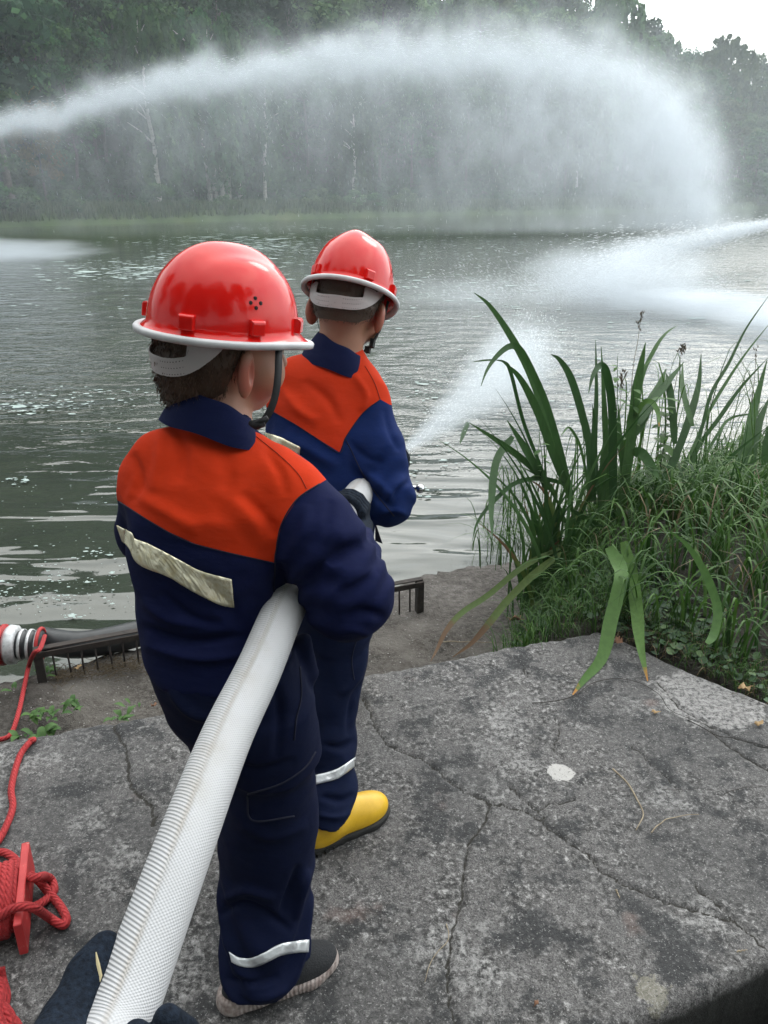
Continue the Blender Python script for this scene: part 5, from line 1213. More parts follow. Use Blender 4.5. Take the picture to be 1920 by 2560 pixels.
body(k2, H2, Rh2, (c2b+c2t)/2+[0, .005, -.03], [((c2b+c2t)/2+[0, .005, -.03], P(830, 1090, 1.99), .048, .052), (P(770, 1050, 1.99), P(890, 1060, 1.98), .05, .05), (P(830, 1090, 1.99), P(830, 1420, 2.01), .070, .065), (P(830, 1420, 2.01), P(850, 1560, 2.03), .06, .055),
    (SR2, ER2, .033, .03), (ER2, HR2, .03, .022), (SL2, EL2, .033, .03), (EL2, HL2, .03, .022), (P(850, 1560, 2.03), P(838, 1770, 2.04), .05, .042), (P(838, 1770, 2.04), P(830, 2000, 2.0), .042, .032), ((-.18, 1.86, .60), KL2, .052, .045), (KL2, AL2, .042, .03)], 1.08)
hair(k2, H2, Rh2, m_hair2, 1.08, 0, 5000, .006, 6, -.078)
he2 = helmet(k2, Hc2, Rh2)
ribbon('chin_strap', [H2+Rh2 @ np.array(q) for q in [(.092, .028, .015), (.084, .032, -.05), (.062, .04, -.10), (.03, .05, -.122), (0, .052, -.126)]], .013, (1, -.4, 0), m_black, he2)
b = MB(); q = H2+Rh2 @ np.array([.068, .036, -.092]); b.box(q, (.010, .020, .020), Rh2); b.box(q+[-.012, 0, -.016], (.012, .020, .014), Rh2); b.build('buckle', m_black, he2, False)
ribbon('chin_strap', [H2+Rh2 @ np.array(q) for q in [(-.092, .028, .015), (-.084, .032, -.05), (-.055, .04, -.10), (0, .052, -.126)]], .013, (-1, 0, 0), m_black, he2)
shoe(k2, G(762, 2128), G(962, 2022), 'boot', 'rubber_boot', P(830, 1925, 2.02)); shoe(k2, (-.18, 2.04, 0), (-.10, 2.28, 0), 'boot', 'rubber_boot', AL2+[0, 0, .12])
# ================================================================== the white fire hose
hose_pts = np.array([P(205, 2790, .70), P(262, 2640, .755), P(325, 2484, .81), P(461, 2115, .93), P(564, 1848, 1.07), P(647, 1674, 1.19), P(722, 1500, 1.34), P(795, 1385, 1.52), P(872, 1270, 1.80), P(925, 1205, 2.0), P(968, 1170, 2.16)])
m_hose = Mat('white_hose_jacket', rough=.7)
uvh = m_hose.n('ShaderNodeTexCoord', out='UV'); hu = m_hose.n('ShaderNodeSeparateXYZ', {0: uvh}, out=None); U_, V_ = hu.outputs['X'], hu.outputs['Y']
ribs = m_hose.math('SINE', m_hose.math('MULTIPLY', m_hose.math('ADD', U_, m_hose.math('MULTIPLY', V_, .09)), 2*math.pi/.0047))
wve = m_hose.math('MULTIPLY', m_hose.math('SINE', m_hose.math('MULTIPLY', U_, 2*math.pi/.0042)), m_hose.math('SINE', m_hose.math('MULTIPLY', V_, 2*math.pi*44)))
side_ = m_hose.mr(m_hose.math('ABSOLUTE', m_hose.math('SUBTRACT', V_, .392)), .10, .12)      # one side of the crease shows long ribs
hgt = m_hose.mix(side_, m_hose.math('ADD', m_hose.math('MULTIPLY', ribs, .5), .5), m_hose.math('ADD', m_hose.math('MULTIPLY', wve, .25), .5))
dirt = m_hose.mr(m_hose.noise(9, 5, .65), .46, .70, 0, .7)
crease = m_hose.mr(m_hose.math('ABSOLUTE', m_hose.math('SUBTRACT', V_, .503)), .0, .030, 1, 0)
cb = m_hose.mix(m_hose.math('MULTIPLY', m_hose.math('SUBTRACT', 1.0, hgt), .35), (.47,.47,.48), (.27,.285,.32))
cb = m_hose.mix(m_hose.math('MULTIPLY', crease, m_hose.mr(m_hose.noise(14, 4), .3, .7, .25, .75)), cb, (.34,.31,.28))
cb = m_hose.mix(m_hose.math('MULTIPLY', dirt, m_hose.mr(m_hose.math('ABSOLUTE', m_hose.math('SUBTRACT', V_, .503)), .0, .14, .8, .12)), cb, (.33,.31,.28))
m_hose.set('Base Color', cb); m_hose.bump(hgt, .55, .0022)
c = cat(hose_pts, 260); T, N, B = frames(c); L_ = np.concatenate([[0], np.cumsum(np.linalg.norm(np.diff(c, axis=0), axis=1))]); n = 64; a = np.arange(n+1)*2*math.pi/n
# angle 0 is straight up; the crease is a low ridge on the upper side
rad = .0345*(1 - .025*np.exp(-((a-2*math.pi*.503)/.10)**2) + .035*np.exp(-((a-2*math.pi*.53)/.10)**2))
side = np.cross(T, [0, 0, 1.]); side /= np.linalg.norm(side, axis=1)[:, None]; upv = np.cross(side, T)
A0 = math.radians(180)
V = c[:, None] + rad[None, :, None]*(np.cos(a+A0)[None, :, None]*upv[:, None] + np.sin(a+A0)[None, :, None]*side[:, None])
ii = np.arange(len(c)*(n+1)).reshape(len(c), n+1); F = np.stack([ii[:-1, :-1], ii[:-1, 1:], ii[1:, 1:], ii[1:, :-1]], -1).reshape(-1, 4)
uv = np.stack([np.repeat(L_, n+1), np.tile(np.arange(n+1)/n, len(c))], -1)
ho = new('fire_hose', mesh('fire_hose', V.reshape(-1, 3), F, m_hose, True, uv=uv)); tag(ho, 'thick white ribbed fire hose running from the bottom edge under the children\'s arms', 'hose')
# nozzle
m_steel = Mat('polished_metal', (.55,.56,.58), .22, Metallic=1.0); m_dkm = Mat('dark_metal', (.06,.06,.07), .35, Metallic=.8)
nz_ = empty('hose_nozzle', P(985, 1160, 2.25), 'metal branch nozzle with ball-ended lever held by the farther child', 'nozzle')
p0 = hose_pts[-1]; p1 = NOZ; d = (p1-p0)/np.linalg.norm(p1-p0)
b = MB(); q = [p0-d*.03, p0, p0+d*.01, p0+d*.04, p0+d*.045, p1-d*.03]; b.tube(q, [.036, .040, .040, .040, .024, .020], 24); b.build('nozzle_body', m_dkm, nz_)
b = MB(); b.tube([p1-d*.035, p1-d*.03, p1-d*.004, p1], [.018, .023, .023, .017], 24); b.build('nozzle_tip', m_steel, nz_)
b = MB(); lb = P(1050, 1222, 2.12); b.tube([p0+d*.05, P(1015, 1215, 2.15), lb], [.007, .006, .005], 10); b.build('lever', m_steel, nz_)
b = MB(); u = np.linspace(0, math.pi, 10); rb = .0125
b.add([lb+rb*np.array([math.sin(a_)*math.cos(p_), math.sin(a_)*math.sin(p_), math.cos(a_)]) for a_ in u for p_ in np.arange(16)*math.pi/8], [(i*16+j, (i+1)*16+j, (i+1)*16+(j+1) % 16, i*16+(j+1) % 16) for i in range(9) for j in range(16)]); b.build('lever_knob', m_steel, nz_)
# hands on the hose
def hose_at(px, py, k=None):
    x, y, t = to_px(c); i = int(np.argmin((x-px)**2+(y-py)**2)); return c[i], T[i]
hc, hd = hose_at(872, 1285); grip(k1, hc, hd, .0345, (1, .0, -.35), -1, ER*.25+HR*.75, m_glove, .92, span=.85)
hc, hd = hose_at(800, 1380); grip(k1, hc, hd, .0345, (-1, .2, -.5), 1, HL, m_glove, .92, span=.85)
hc = p0+d*.08; grip(k2, hc, d, .026, (.6, 0, -1), -1, HR2, m_glove, .9)
hc = p0-d*.10; grip(k2, hc, d, .0345, (-.9, 0, -.6), 1, HL2, m_glove, .9)
# the photographer's gloved hand under the hose
pm = empty('person', P(150, 2700, .74), 'dark knit-gloved hand of a person holding the hose at the bottom edge', 'person')
hc, hd = hose_at(275, 2600)
tip = P(262, 2372, .835); 
segs = [(tip, P(225, 2440, .815), .0175, .0205), (P(225, 2440, .815), P(170, 2560, .775), .0205, .024), (P(170, 2560, .775), P(130, 2680, .735), .024, .033), (P(130, 2680, .735), P(95, 2850, .70), .034, .030)]
segs += [(P(130, 2680, .735), P(230, 2720, .80), .034, .026)]
fing = []
for (tx, ty, tt) in [(418, 2548, .755), (340, 2588, .735), (262, 2650, .715)]:
    tp = P(tx, ty, tt); k_ = P(tx+48, ty+32, tt+.035); un = P(tx-5, ty+85, tt+.085)
    fing += [(tp, k_, .0135, .0135), (k_, un, .0135, .0135), (un, P(190, 2700, .79), .0135, .020)]
def ph(Q): 
    d_ = sminl([seg(Q, *s_) for s_ in segs], .02); f_ = np.minimum.reduce([seg(Q, *s_) for s_ in fing]); return smin(d_, f_, .006)
al = np.array([u_ for s_ in segs+fing for u_ in s_[:2]]); V, F = field_mesh(ph, al.min(0)-.04, al.max(0)+.04, .003)
new('glove', mesh('glove', relax(V, F, 1), F, m_glove), pm)
b = MB(); b.tube([P(95, 2850, .70), P(60, 3000, .66), P(20, 3300, .6)], [.040, .045, .05], 20); b.build('sleeve', m_trou1, pm)
b = MB(); b.blade([P(240, 2380, .79), P(245, 2410, .785), P(252, 2440, .782), P(250, 2455, .78)], [.001, .0035, .003, .0005]); b.build('grass_blade', Mat('dry_straw', (.45,.38,.22), .8), pm)
# ================================================================== plants on the near bank
def blade_mat(name, c1, c2, tip=None):
    m = Mat(name, rough=.58); m.set('Specular IOR Level', .3); t = m.attr('tint'); u = m.attr('along')
    oi = m.n('ShaderNodeObjectInfo', out='Random')
    c = m.mix(t, c1, c2); c = m.mix(m.mr(m.noise(60, 3, .5, m.co(scale=(1, 1, .15))), .35, .7, 0, .35), c, tuple(q*.6 for q in c1))
    if tip: c = m.mix(m.mr(m.math('ADD', u, m.math('MULTIPLY', m.math('SUBTRACT', m.noise(30, 3), .5), .25)), tip[1], tip[2]), c, tip[0])
    m.set('Base Color', c); m.bump(m.noise(140, 2, .5, m.co(scale=(1, 1, .1))), .25, .002)
    tr = m.n('ShaderNodeBsdfTranslucent', {'Color': c}); mxs = m.n('ShaderNodeMixShader', {0: .3, 1: m.b.outputs[0], 2: tr}); m.t.links.new(mxs, m.o.inputs['Surface'])
    return m
m_iris = blade_mat('iris_leaf', (.024,.070,.018), (.055,.125,.032))
m_irisL = blade_mat('iris_leaf_light', (.075,.16,.035), (.11,.21,.05), ((.42,.20,.05), .90, .97))
m_irisD = blade_mat('iris_leaf_dying', (.08,.13,.03), (.11,.16,.04), ((.11,.06,.028), .50, .66))
m_sedge = blade_mat('sedge', (.018,.062,.010), (.075,.160,.028))
m_dry = blade_mat('dry_blade', (.11,.08,.045), (.20,.15,.08))
def cr3(q): return [(1000+.5545*x, 700+.5545*y) for x, y in q]
def leaf_obj(parent, q, w_, t0, t1=None, m=None, tipz=None, name='leaf', rot=0.0, curl=None):
    "an iris leaf traced in the photograph, w_ pixels wide, depth from t0 at the base to t1 at the tip"
    q = cr3(q); c2 = cat([(x, y, 0) for x, y in q], 26); u = np.linspace(0, 1, 26)
    if tipz is not None: t1 = (1.5-tipz)/(sp_+(q[-1][1]-1280)/FPX*cp_)
    elif t1 is None: t1 = t0
    t = t0+(t1-t0)*u**1.2
    if tipz is not None:   # never sink into the ground
        tg = np.array([(1.5-near_z(P(x, y, tt)))/(sp_+(y-1280)/FPX*cp_) for (x, y, _), tt in zip(c2, t)]); t = np.minimum(t, tg-.01)
    pts = np.array([P(x, y, tt) for (x, y, _), tt in zip(c2, t)])
    wd = .76*w_/FPX*t*np.clip(np.minimum((u+.12)/.25, (1.001-u)/.42), .04, 1)**.75
    T_ = np.gradient(pts, axis=0); T_ /= np.linalg.norm(T_, axis=1)[:, None]
    vw = pts-CAM; vw /= np.linalg.norm(vw, axis=1)[:, None]; sd_ = np.cross(T_, vw); sd_ /= np.linalg.norm(sd_, axis=1)[:, None]
    nn = np.cross(T_, sd_); rr = np.random.default_rng(int(q[0][0]*7+q[-1][1])); an = rr.uniform(-.5, .5)+rot
    sd_ = sd_*math.cos(an)+nn*math.sin(an); nn = np.cross(T_, sd_)
    V = np.stack([pts-sd_*wd[:, None]/2+nn*wd[:, None]*.10, pts, pts+sd_*wd[:, None]/2+nn*wd[:, None]*.10], 1).reshape(-1, 3)
    F = [(i*3+j, i*3+j+1, i*3+4+j, i*3+3+j) for i in range(25) for j in (0, 1)]
    o = new(name, mesh(name, V, F, m or m_iris, True, {'tint': np.full(len(V), rr.uniform(0, 1)), 'along': np.repeat(u, 3)}), parent)
    return o
def near_z(p):
    x, y = p[0], p[1]
    ye = min(float(slab_far(x)), 2.56-1.02*(x-.78))
    return 0.004 if (y < ye and y > float(slab_near(x))) else float(near_h(np.array([x]), np.array([y]))[0])+.006
ic = empty('iris_clump', P(1345, 1345, 3.62), 'tall clump of sword-shaped iris leaves standing over the pond edge', 'iris plant')
TB = 3.60
for q, w_, t1, kw in [
    ([(775,990),(700,760),(640,560),(570,380),(480,220),(400,110),(335,58)], 27, 3.9, {}),
    ([(765,960),(690,780),(620,590),(540,440),(460,366)], 27, 3.5, {}),
    ([(775,965),(720,760),(660,560),(600,420),(540,312),(490,300),(430,350),(390,410),(365,478)], 22, 3.2, {}),
    ([(862,1000),(855,760),(820,600),(770,440),(720,360),(680,335)], 25, 3.7, {}),
    ([(905,1020),(880,800),(885,500),(882,270)], 15, 3.75, {}),
    ([(940,1060),(930,800),(920,560),(907,300)], 20, 3.6, {}),
    ([(960,1090),(960,800),(955,560),(932,425),(905,385),(870,430),(850,510)], 27, 3.3, {}),
    ([(985,1090),(1030,800),(1060,540),(1085,390),(1107,282)], 31, 3.6, {}),
    ([(1010,1020),(1060,700),(1090,450),(1150,310),(1200,240),(1250,205)], 15, 3.9, {}),
    ([(880,1010),(870,800),(875,640),(868,560)], 15, 3.55, {}),
    ([(905,1060),(915,880),(925,760),(935,640)], 26, 3.55, {}),
    ([(1000,1060),(1010,880),(990,700),(985,560)], 22, 3.65, {}),
    ([(850,1010),(840,880),(815,760),(790,700),(760,665),(735,690),(725,705)], 9, 3.3, {}),
    ([(700,965),(600,850),(460,740),(310,642)], 23, 3.3, {}),
    ([(306,640),(288,690),(270,740)], 16, 3.2, {}),
    ([(640,900),(615,850),(550,740),(482,632)], 30, 3.3, {'rot': .2}),
    ([(508,705),(435,815),(412,1000),(416,1175)], 25, 3.1, {}),
    ([(760,925),(640,895),(520,915),(420,1000),(350,1090),(325,1180)], 15, 3.2, {}),
    ([(1100,1290),(1015,1200),(860,1090),(740,1015)], 27, 3.5, {}),
    ([(1180,930),(1130,1000),(1080,1090)], 30, 3.5, {}),
    ([(700,1180),(705,1090),(715,1010)], 26, 3.5, {}),
    ([(1358,335),(1345,480),(1300,640),(1240,800),(1150,980)][::-1], 25, 4.0, {}),
    ([(1080,650),(1130,560),(1200,470),(1280,370)], 30, 3.9, {}),
    ([(1060,700),(1110,590),(1160,500),(1200,400)], 34, 3.9, {}),
    ([(1240,740),(1230,600),(1215,480),(1200,420)], 24, 3.9, {}),
    ([(1060,620),(1100,552),(1140,555),(1165,610),(1168,660)], 17, 3.4, {'m': 'L'}),
    ([(1320,660),(1290,560),(1272,470),(1275,375)], 18, 4.0, {}),
    ([(1050,780),(1090,780),(1140,850),(1170,900)], 32, 3.4, {}),
    ([(420,360),(380,362),(320,370)], 6, 3.2, {}),
    ([(660,900),(560,650),(500,420),(470,370),(420,360)], 12, 3.3, {}),
  ]:
    kw = dict(kw); mm = kw.pop('m', None); leaf_obj(ic, q, w_, TB, t1, {'L': m_irisL}.get(mm), **kw)
# slender iris blades that fill the clump
rI = np.random.default_rng(77)
for k in range(70):
    p = P(1372+rI.normal(0, 34), 1325, 3.62+rI.normal(0, .10)); p[2] = max(near_z(p), -.35)-.02; a = rI.uniform(0, 2*math.pi); hh = rI.uniform(.35, .98); lean = hh*rI.uniform(.1, .65); u = np.linspace(0, 1, 14)
    d = np.array([math.cos(a), math.sin(a)*.6, 0]); pts = p + d[None]*(lean*u**1.8)[:, None] + np.array([0, 0, 1.])*(hh*(u-.22*u**3*rI.uniform(.2, 2.2)))[:, None]
    V, F = blade(pts, rI.uniform(.010, .022)*np.clip(np.minimum((u+.2)/.3, (1.001-u)/.5), .05, 1), [rI.uniform(.4, 1), rI.uniform(-.5, .5), 0], .12)
    new('leaf', mesh('leaf', V, F, m_irisD if k % 9 == 4 else m_iris, True, {'tint': np.full(len(V), rI.uniform(0, 1)), 'along': np.repeat(u, 3)}), ic)
leaf_obj(ic, [(940,1205),(985,1280),(995,1350),(950,1530),(910,1700),(830,1800),(778,1870)], 46, 3.02, tipz=.01, m=m_irisL, rot=.1)
leaf_obj(ic, [(1010,1180),(1050,1350),(1070,1500),(1085,1650),(1117,1808)], 42, 3.05, tipz=.01, m=m_irisL)
leaf_obj(ic, [(720,1210),(560,1290),(400,1420),(280,1500),(210,1580),(165,1670),(138,1720)], 20, 3.55, tipz=-.2, m=m_irisD)
leaf_obj(ic, [(730,1230),(600,1330),(480,1450),(400,1550),(320,1640),(237,1700)], 24, 3.5, tipz=-.2, m=m_irisD)
b2 = empty('iris_clump', P(1890, 1180, 4.2), 'second clump of iris leaves cut off by the right edge', 'iris plant')
for q, w_, t1 in [([(1560,900),(1570,700),(1600,560),(1655,360)], 32, 4.4), ([(1580,900),(1590,760),(1620,640),(1670,520)], 28, 4.4), ([(1250,900),(1340,740),(1400,520),(1480,380),(1560,220),(1670,60)], 11, 4.6), ([(1240,920),(1330,740),(1380,620),(1460,480),(1560,330),(1680,180)], 12, 4.6),
    ([(1300,900),(1340,760),(1440,620),(1540,480),(1660,350)], 14, 4.4), ([(1640,900),(1650,760),(1665,640)], 24, 4.2), ([(1340,860),(1430,700),(1500,620),(1659,600)], 10, 4.4), ([(1520,860),(1540,760),(1590,640),(1640,560)], 14, 4.4), ([(1300,980),(1400,900),(1500,790),(1665,655)], 14, 3.9), ([(1280,1010),(1400,940),(1520,860),(1665,780)], 12, 3.8)]:
    leaf_obj(b2, q, w_, 4.15, t1)
m_herb = blade_mat('herb_leaf', (.05,.12,.03), (.09,.18,.045))
b3 = empty('sedge_plant', P(1690, 1560, 3.0), 'bright green arching leaf bending over the ground cover near the slab', 'sedge')
leaf_obj(b3, [(1385,1640),(1415,1600),(1434,1500),(1410,1400),(1360,1290),(1290,1190),(1205,1125)], 29, 2.52, 2.75, m=m_herb)
# arching sedge blades: the nearer, larger ones are leaves of their own
r = np.random.default_rng(12)
def arch(base, a, h, out, n=9):
    u = np.linspace(0, 1, n); d = np.array([math.cos(a), math.sin(a), 0])
    z = h*np.sin(np.minimum(u*1.25, 1.6)*math.pi/2)*(1-.38*u**3) ; 
    return base + d[None]*(out*u**1.6)[:, None] + np.array([0, 0, 1.])[None]*z[:, None]
def tuft(px, py, t, n, h, wd, label, spread=.05):
    p = P(px, py, t); p[2] = near_z(p)-.01; o = empty('sedge_plant', p, label, 'sedge')
    for k in range(n):
        a = r.uniform(0, 2*math.pi); hh = h*r.uniform(.6, 1.1); out = hh*r.uniform(.5, 1.15); base = p+np.array([r.normal(0, spread), r.normal(0, spread), 0])
        pts = arch(base, a, hh, out, 10); u = np.linspace(0, 1, 10); w2 = wd*r.uniform(.7, 1.2)*np.clip((1.02-u)/.5, .05, 1)
        V, F = blade(pts, w2, [-math.sin(a), math.cos(a), 0], .2)
        new('leaf', mesh('leaf', V, F, m_sedge, True, {'tint': np.full(len(V), r.uniform(0, 1)), 'along': np.repeat(u, 3)}), o)
for i, (px, py, t, n, h) in enumerate([(1560,1500,2.95,26,.27), (1700,1500,2.9,24,.26), (1840,1560,2.75,26,.27), (1620,1420,3.2,26,.30), (1780,1420,3.2,26,.32), (1900,1440,3.1,26,.34), (1460,1430,3.2,18,.20), (1700,1330,3.5,26,.36), (1860,1300,3.7,26,.40)]):
    tuft(px, py, t, n, h, .0085, ['small arching sedge just behind the long green leaf tip', 'sedge tuft in the middle of the ground cover', 'sedge tuft nearest the slab at the right edge', 'sedge tuft behind the bright arching leaf', 'broad sedge tuft in mid bank', 'sedge tuft at the right edge of the picture', 'short sedge at the foot of the iris clump', 'tall sedge behind the bright arching leaf', 'tall sedge at the back of the bank by the right edge'][i])
def mass(name, n, xr_, yr_, hmin, hmax, wd, m, seed, label, dens=None, bend=1.0, kind='grass'):
    r = np.random.default_rng(seed); X = r.uniform(*xr_, n*3); Y = r.uniform(*yr_, n*3); k = dens(X, Y) > r.uniform(0, 1, n*3); X, Y = X[k][:n], Y[k][:n]; n = len(X)
    Z = near_h(X, Y)-.01; a = r.uniform(0, 2*math.pi, n); h = r.uniform(hmin, hmax, n)*(.75+.5*(fbm(X*2, Y*2, 0, 2, seed)+.5)); out = h*r.uniform(.2, 1.1, n)*bend
    d = np.stack([np.cos(a), np.sin(a), 0*a], -1); s_ = np.stack([-np.sin(a), np.cos(a), 0*a], -1); u = np.linspace(0, 1, 6); w2 = wd*r.uniform(.5, 1.3, n)
    VV = []
    for uu in u:
        c_ = np.stack([X, Y, Z], -1) + d*(out*uu**1.6)[:, None] + np.array([0, 0, 1.])*(h*np.sin(min(uu*1.25, 1.6)*math.pi/2)*(1-.38*uu**3))[:, None]
        ww = (w2*max(.04, min(1, (1.02-uu)/.5)))[:, None]; VV += [c_-s_*ww/2, c_+s_*ww/2]
    V = np.stack(VV, 1).reshape(-1, 3); i = np.arange(n)[:, None]*12; F = np.concatenate([i+np.array([[2*j, 2*j+1, 2*j+3, 2*j+2]]) for j in range(5)])
    tag(new(name, mesh(name, V, F, m, True, {'tint': np.repeat(r.uniform(0, 1, n), 12), 'along': np.tile(np.repeat(u, 2), n)})), label, kind, kind='stuff')
def back(X, Y):     # the bank behind the ground cover
    e = .50+.37*(Y-3.0); return sstep(.05, .35, X-e)*sstep(0, .15, quay_y(X)+.05-Y)*sstep(0.0, .5, (Y-2.56)+1.02*(X-.78)-.25)
mass('sedge_grass', 14000, (.5, 5.2), (2.3, 6.6), .10, .32, .0110, m_sedge, 21, 'dense dark green arching grass covering the bank', lambda X, Y: back(X, Y)*(.22+.78*sstep(2.9, 3.8, Y)), 1.5)
mass('dry_grass', 1100, (.5, 4.5), (2.3, 5.6), .10, .34, .0045, m_dry, 22, 'dry brown blades tangled among the green grass', lambda X, Y: back(X, Y)*.8, 1.2)
rim = lambda X, Y: sstep(.30, .0, np.abs((Y-2.56)+1.02*(X-.78)-.10))*sstep(.7, .9, X)
mass('turf', 9000, (.7, 2.6), (1.2, 3.1), .02, .07, .003, m_sedge, 23, 'short turf along the right edge of the slab', lambda X, Y: rim(X, Y)*sstep(.7, 1.2, X), 1.1)
mass('straw', 3500, (.45, 2.4), (1.2, 3.4), .015, .06, .0025, m_dry, 24, 'straw-coloured dead grass along the slab edge', lambda X, Y: np.maximum(rim(X, Y), .5*sstep(.35, .1, np.abs(X-.75))*sstep(.3, .05, np.abs(Y-2.8))), 2.2)
mass('mound_grass', 1600, (.40, 1.0), (2.55, 3.6), .03, .13, .004, m_sedge, 25, 'thin grass on the soil mound below the iris', lambda X, Y: sstep(-.02, .2, X-(.50+.37*(Y-3.0)))*.9, 1.3)
# thin tangle of stems rising against the water behind the iris
b = MB(); ta_, al_ = [], []
r = np.random.default_rng(31)
V_, F_, TT, AA, nn0 = [], [], [], [], 0
for k in range(190):
    px = r.uniform(1180, 1920); t = r.uniform(3.9, 5.2); p = P(px, 1200, t); p[2] = near_z(p) if near_z(p) > -.5 else -.45
    a = r.uniform(0, 2*math.pi); hh = r.uniform(.25, 1.05)*np.interp(px, [1180, 1350, 1920], [.35, .8, 1.0]); pts = arch(p, a, hh, hh*r.uniform(.15, .8), 10); u = np.linspace(0, 1, 10)
    V, F = blade(pts, .0065*r.uniform(.4, 1.4)*np.clip((1.02-u)/.6, .05, 1), [-math.sin(a), math.cos(a), 0], .1)
    V_.append(V); F_ += [tuple(i+nn0 for i in f) for f in F]; nn0 += len(V); TT += [r.uniform(0, 1)]*len(V); AA += list(np.repeat(u, 3))
tag(new('grass_stems', mesh('grass_stems', np.concatenate(V_), F_, m_sedge, True, {'tint': TT, 'along': AA})), 'thin stems and blades silhouetted against the bright water', 'grass', kind='stuff')
# overhanging blades at the water's edge left of the iris
ovh = empty('grass_tuft', P(1290, 1385, 3.9), 'dark wispy grass hanging over the concrete edge left of the iris', 'grass')
for k in range(60):
    p = P(r.uniform(1225, 1400), r.uniform(1370, 1400), 3.95); a = r.uniform(1.9, 4.4); hh = r.uniform(.06, .26); pts = arch(p, a, hh, hh*r.uniform(.8, 1.9), 9); u = np.linspace(0, 1, 9)
    V, F = blade(pts, .006*np.clip((1.02-u)/.6, .05, 1), [-math.sin(a), math.cos(a), 0], .1); new('leaf', mesh('leaf', V, F, m_sedge, True, {'tint': np.full(len(V), r.uniform(0, 1)), 'along': np.repeat(u, 3)}), ovh)
# leafy herb between the iris leaves
m_herb_ = blade_mat('herb_leaf', (.05,.12,.03), (.09,.18,.045))
def herb(px, py, t, hpx, n, label, size=.020, nm='leafy_herb'):
    p = P(px, py, t); o = empty(nm, p, label, 'herb'); H_ = hpx/FPX*t
    st_ = cat([p, p+[.01, 0, H_*.5], p+[-.015, 0, H_]], 12); b = MB(); b.tube(st_, np.linspace(.003, .0012, 12), 5); s_o = b.build('stem', m_iris, o)
    for k in range(n):
        u = (k+1)/(n+1); c_ = st_[min(11, int(u*11))]; a = r.uniform(0, 2*math.pi); l = size*r.uniform(.7, 1.4)*2
        d = np.array([math.cos(a), math.sin(a), r.uniform(-.3, .4)]); pts = np.array([c_+d*l*v for v in np.linspace(0, 1, 6)])+np.array([0, 0, -1.])*(np.linspace(0, 1, 6)**2*l*.3)[:, None]
        V, F = blade(pts, l*.55*np.array([.1, .7, 1, .9, .5, .03]), [-math.sin(a), math.cos(a), 0], .1); new('leaf', mesh('leaf', V, F, m_herb, True, {'tint': np.full(len(V), r.uniform(0, 1)), 'along': np.full(len(V), .3)}), o)
herb(1520, 1180, 3.65, 290, 26, 'leafy green herb with small round leaves among the iris leaves')
herb(1565, 1180, 3.7, 230, 18, 'shorter leafy herb right of the taller one')
herb(1640, 1220, 3.8, 250, 40, 'dense leafy herb behind the tall iris leaves', .030)
herb(1345, 1230, 3.55, 150, 9, 'small herb with pointed leaves at the left of the iris clump', .018)
m_seed = Mat('seed_head', (.10,.08,.055), .9)
def stalk(pts, label, heads=14):
    pp = np.array([P(*q) for q in pts]); o = empty('seed_stalk', pp[0], label, 'grass stalk'); c_ = cat(pp, 20); b = MB(); b.tube(c_, np.linspace(.0022, .0010, 20), 5); b.build('stem', m_seed, o)
    b = MB()
    for k in range(heads):
        q = c_[-1-int(k/heads*5)]+r.normal(0, .006, 3); e = q+np.array([r.normal(0, .008), r.normal(0, .008), .018]); b.tube([q, (q+e)/2, e], [.001, .0035, .0008], 5)
    b.build('seed_head', m_seed, o)
stalk([(1570,1200,3.8),(1580,950,3.85),(1595,850,3.9),(1603,785,3.9)], 'tall thin grass stalk with seed head standing above the iris')
stalk([(1640,1150,4.0),(1680,1000,4.0),(1700,900,4.0),(1708,868,4.0)], 'dark seed stalk right of the tall one', 24)
stalk([(1540,1180,3.8),(1550,1020,3.8),(1556,935,3.8)], 'short dark seed head between the iris leaves', 24)
stalk([(1860,1150,4.3),(1885,960,4.3),(1890,875,4.3)], 'drooping seed stalk near the right edge', 6)
# creeping ground cover: small scalloped leaves
m_cover = Mat('ground_cover_leaf', rough=.6); m_cover.set('Base Color', m_cover.ramp(m_cover.attr('tint'), [(0, (.018,.050,.018)), (.6, (.035,.085,.030)), (1, (.085,.145,.045))]))
r = np.random.default_rng(44); n = 7000; X = r.uniform(.5, 2.8, n*3); Y = r.uniform(1.5, 3.9, n*3)
s_ = (Y-2.56)+1.02*(X-.78); dn = sstep(-.02, .12, s_)*sstep(.95, .4, s_)*sstep(.02, .2, X-(.50+.37*(Y-3.0)))*(.15+.85*sstep(-.15, .2, fbm(X*3, Y*3, 0, 3, 4))); k = dn > r.uniform(0, 1, n*3); X, Y = X[k][:n], Y[k][:n]; n = len(X)
Z = near_h(X, Y)+r.uniform(.006, .030, n); N = r.normal(0, .33, (n, 3)); N[:, 2] = 1; N /= np.linalg.norm(N, axis=1)[:, None]; A_ = np.cross(N, r.normal(size=(n, 3))); A_ /= np.linalg.norm(A_, axis=1)[:, None]; B_ = np.cross(N, A_); sz = r.uniform(.007, .018, n)
an = np.arange(8)*2*math.pi/8; rad = np.array([.55, 1, .92, 1.05, .95, 1.05, .92, 1])
V = np.stack([np.stack([X, Y, Z], -1)] + [np.stack([X, Y, Z], -1)+(A_*math.cos(q)+B_*math.sin(q))*(sz*rr_)[:, None]+N*(sz*.18)[:, None] for q, rr_ in zip(an, rad)], 1).reshape(-1, 3)
i = np.arange(n)[:, None]*9; F = np.concatenate([i+np.array([[0, 1+j, 1+(j+1) % 8]]) for j in range(8)])
tag(new('ground_cover', mesh('ground_cover', V, F, m_cover, False, {'tint': np.repeat(r.uniform(0, 1, n)**1.5, 9)})), 'low creeping plant with small round leaves beside the slab', 'ground cover', kind='stuff')
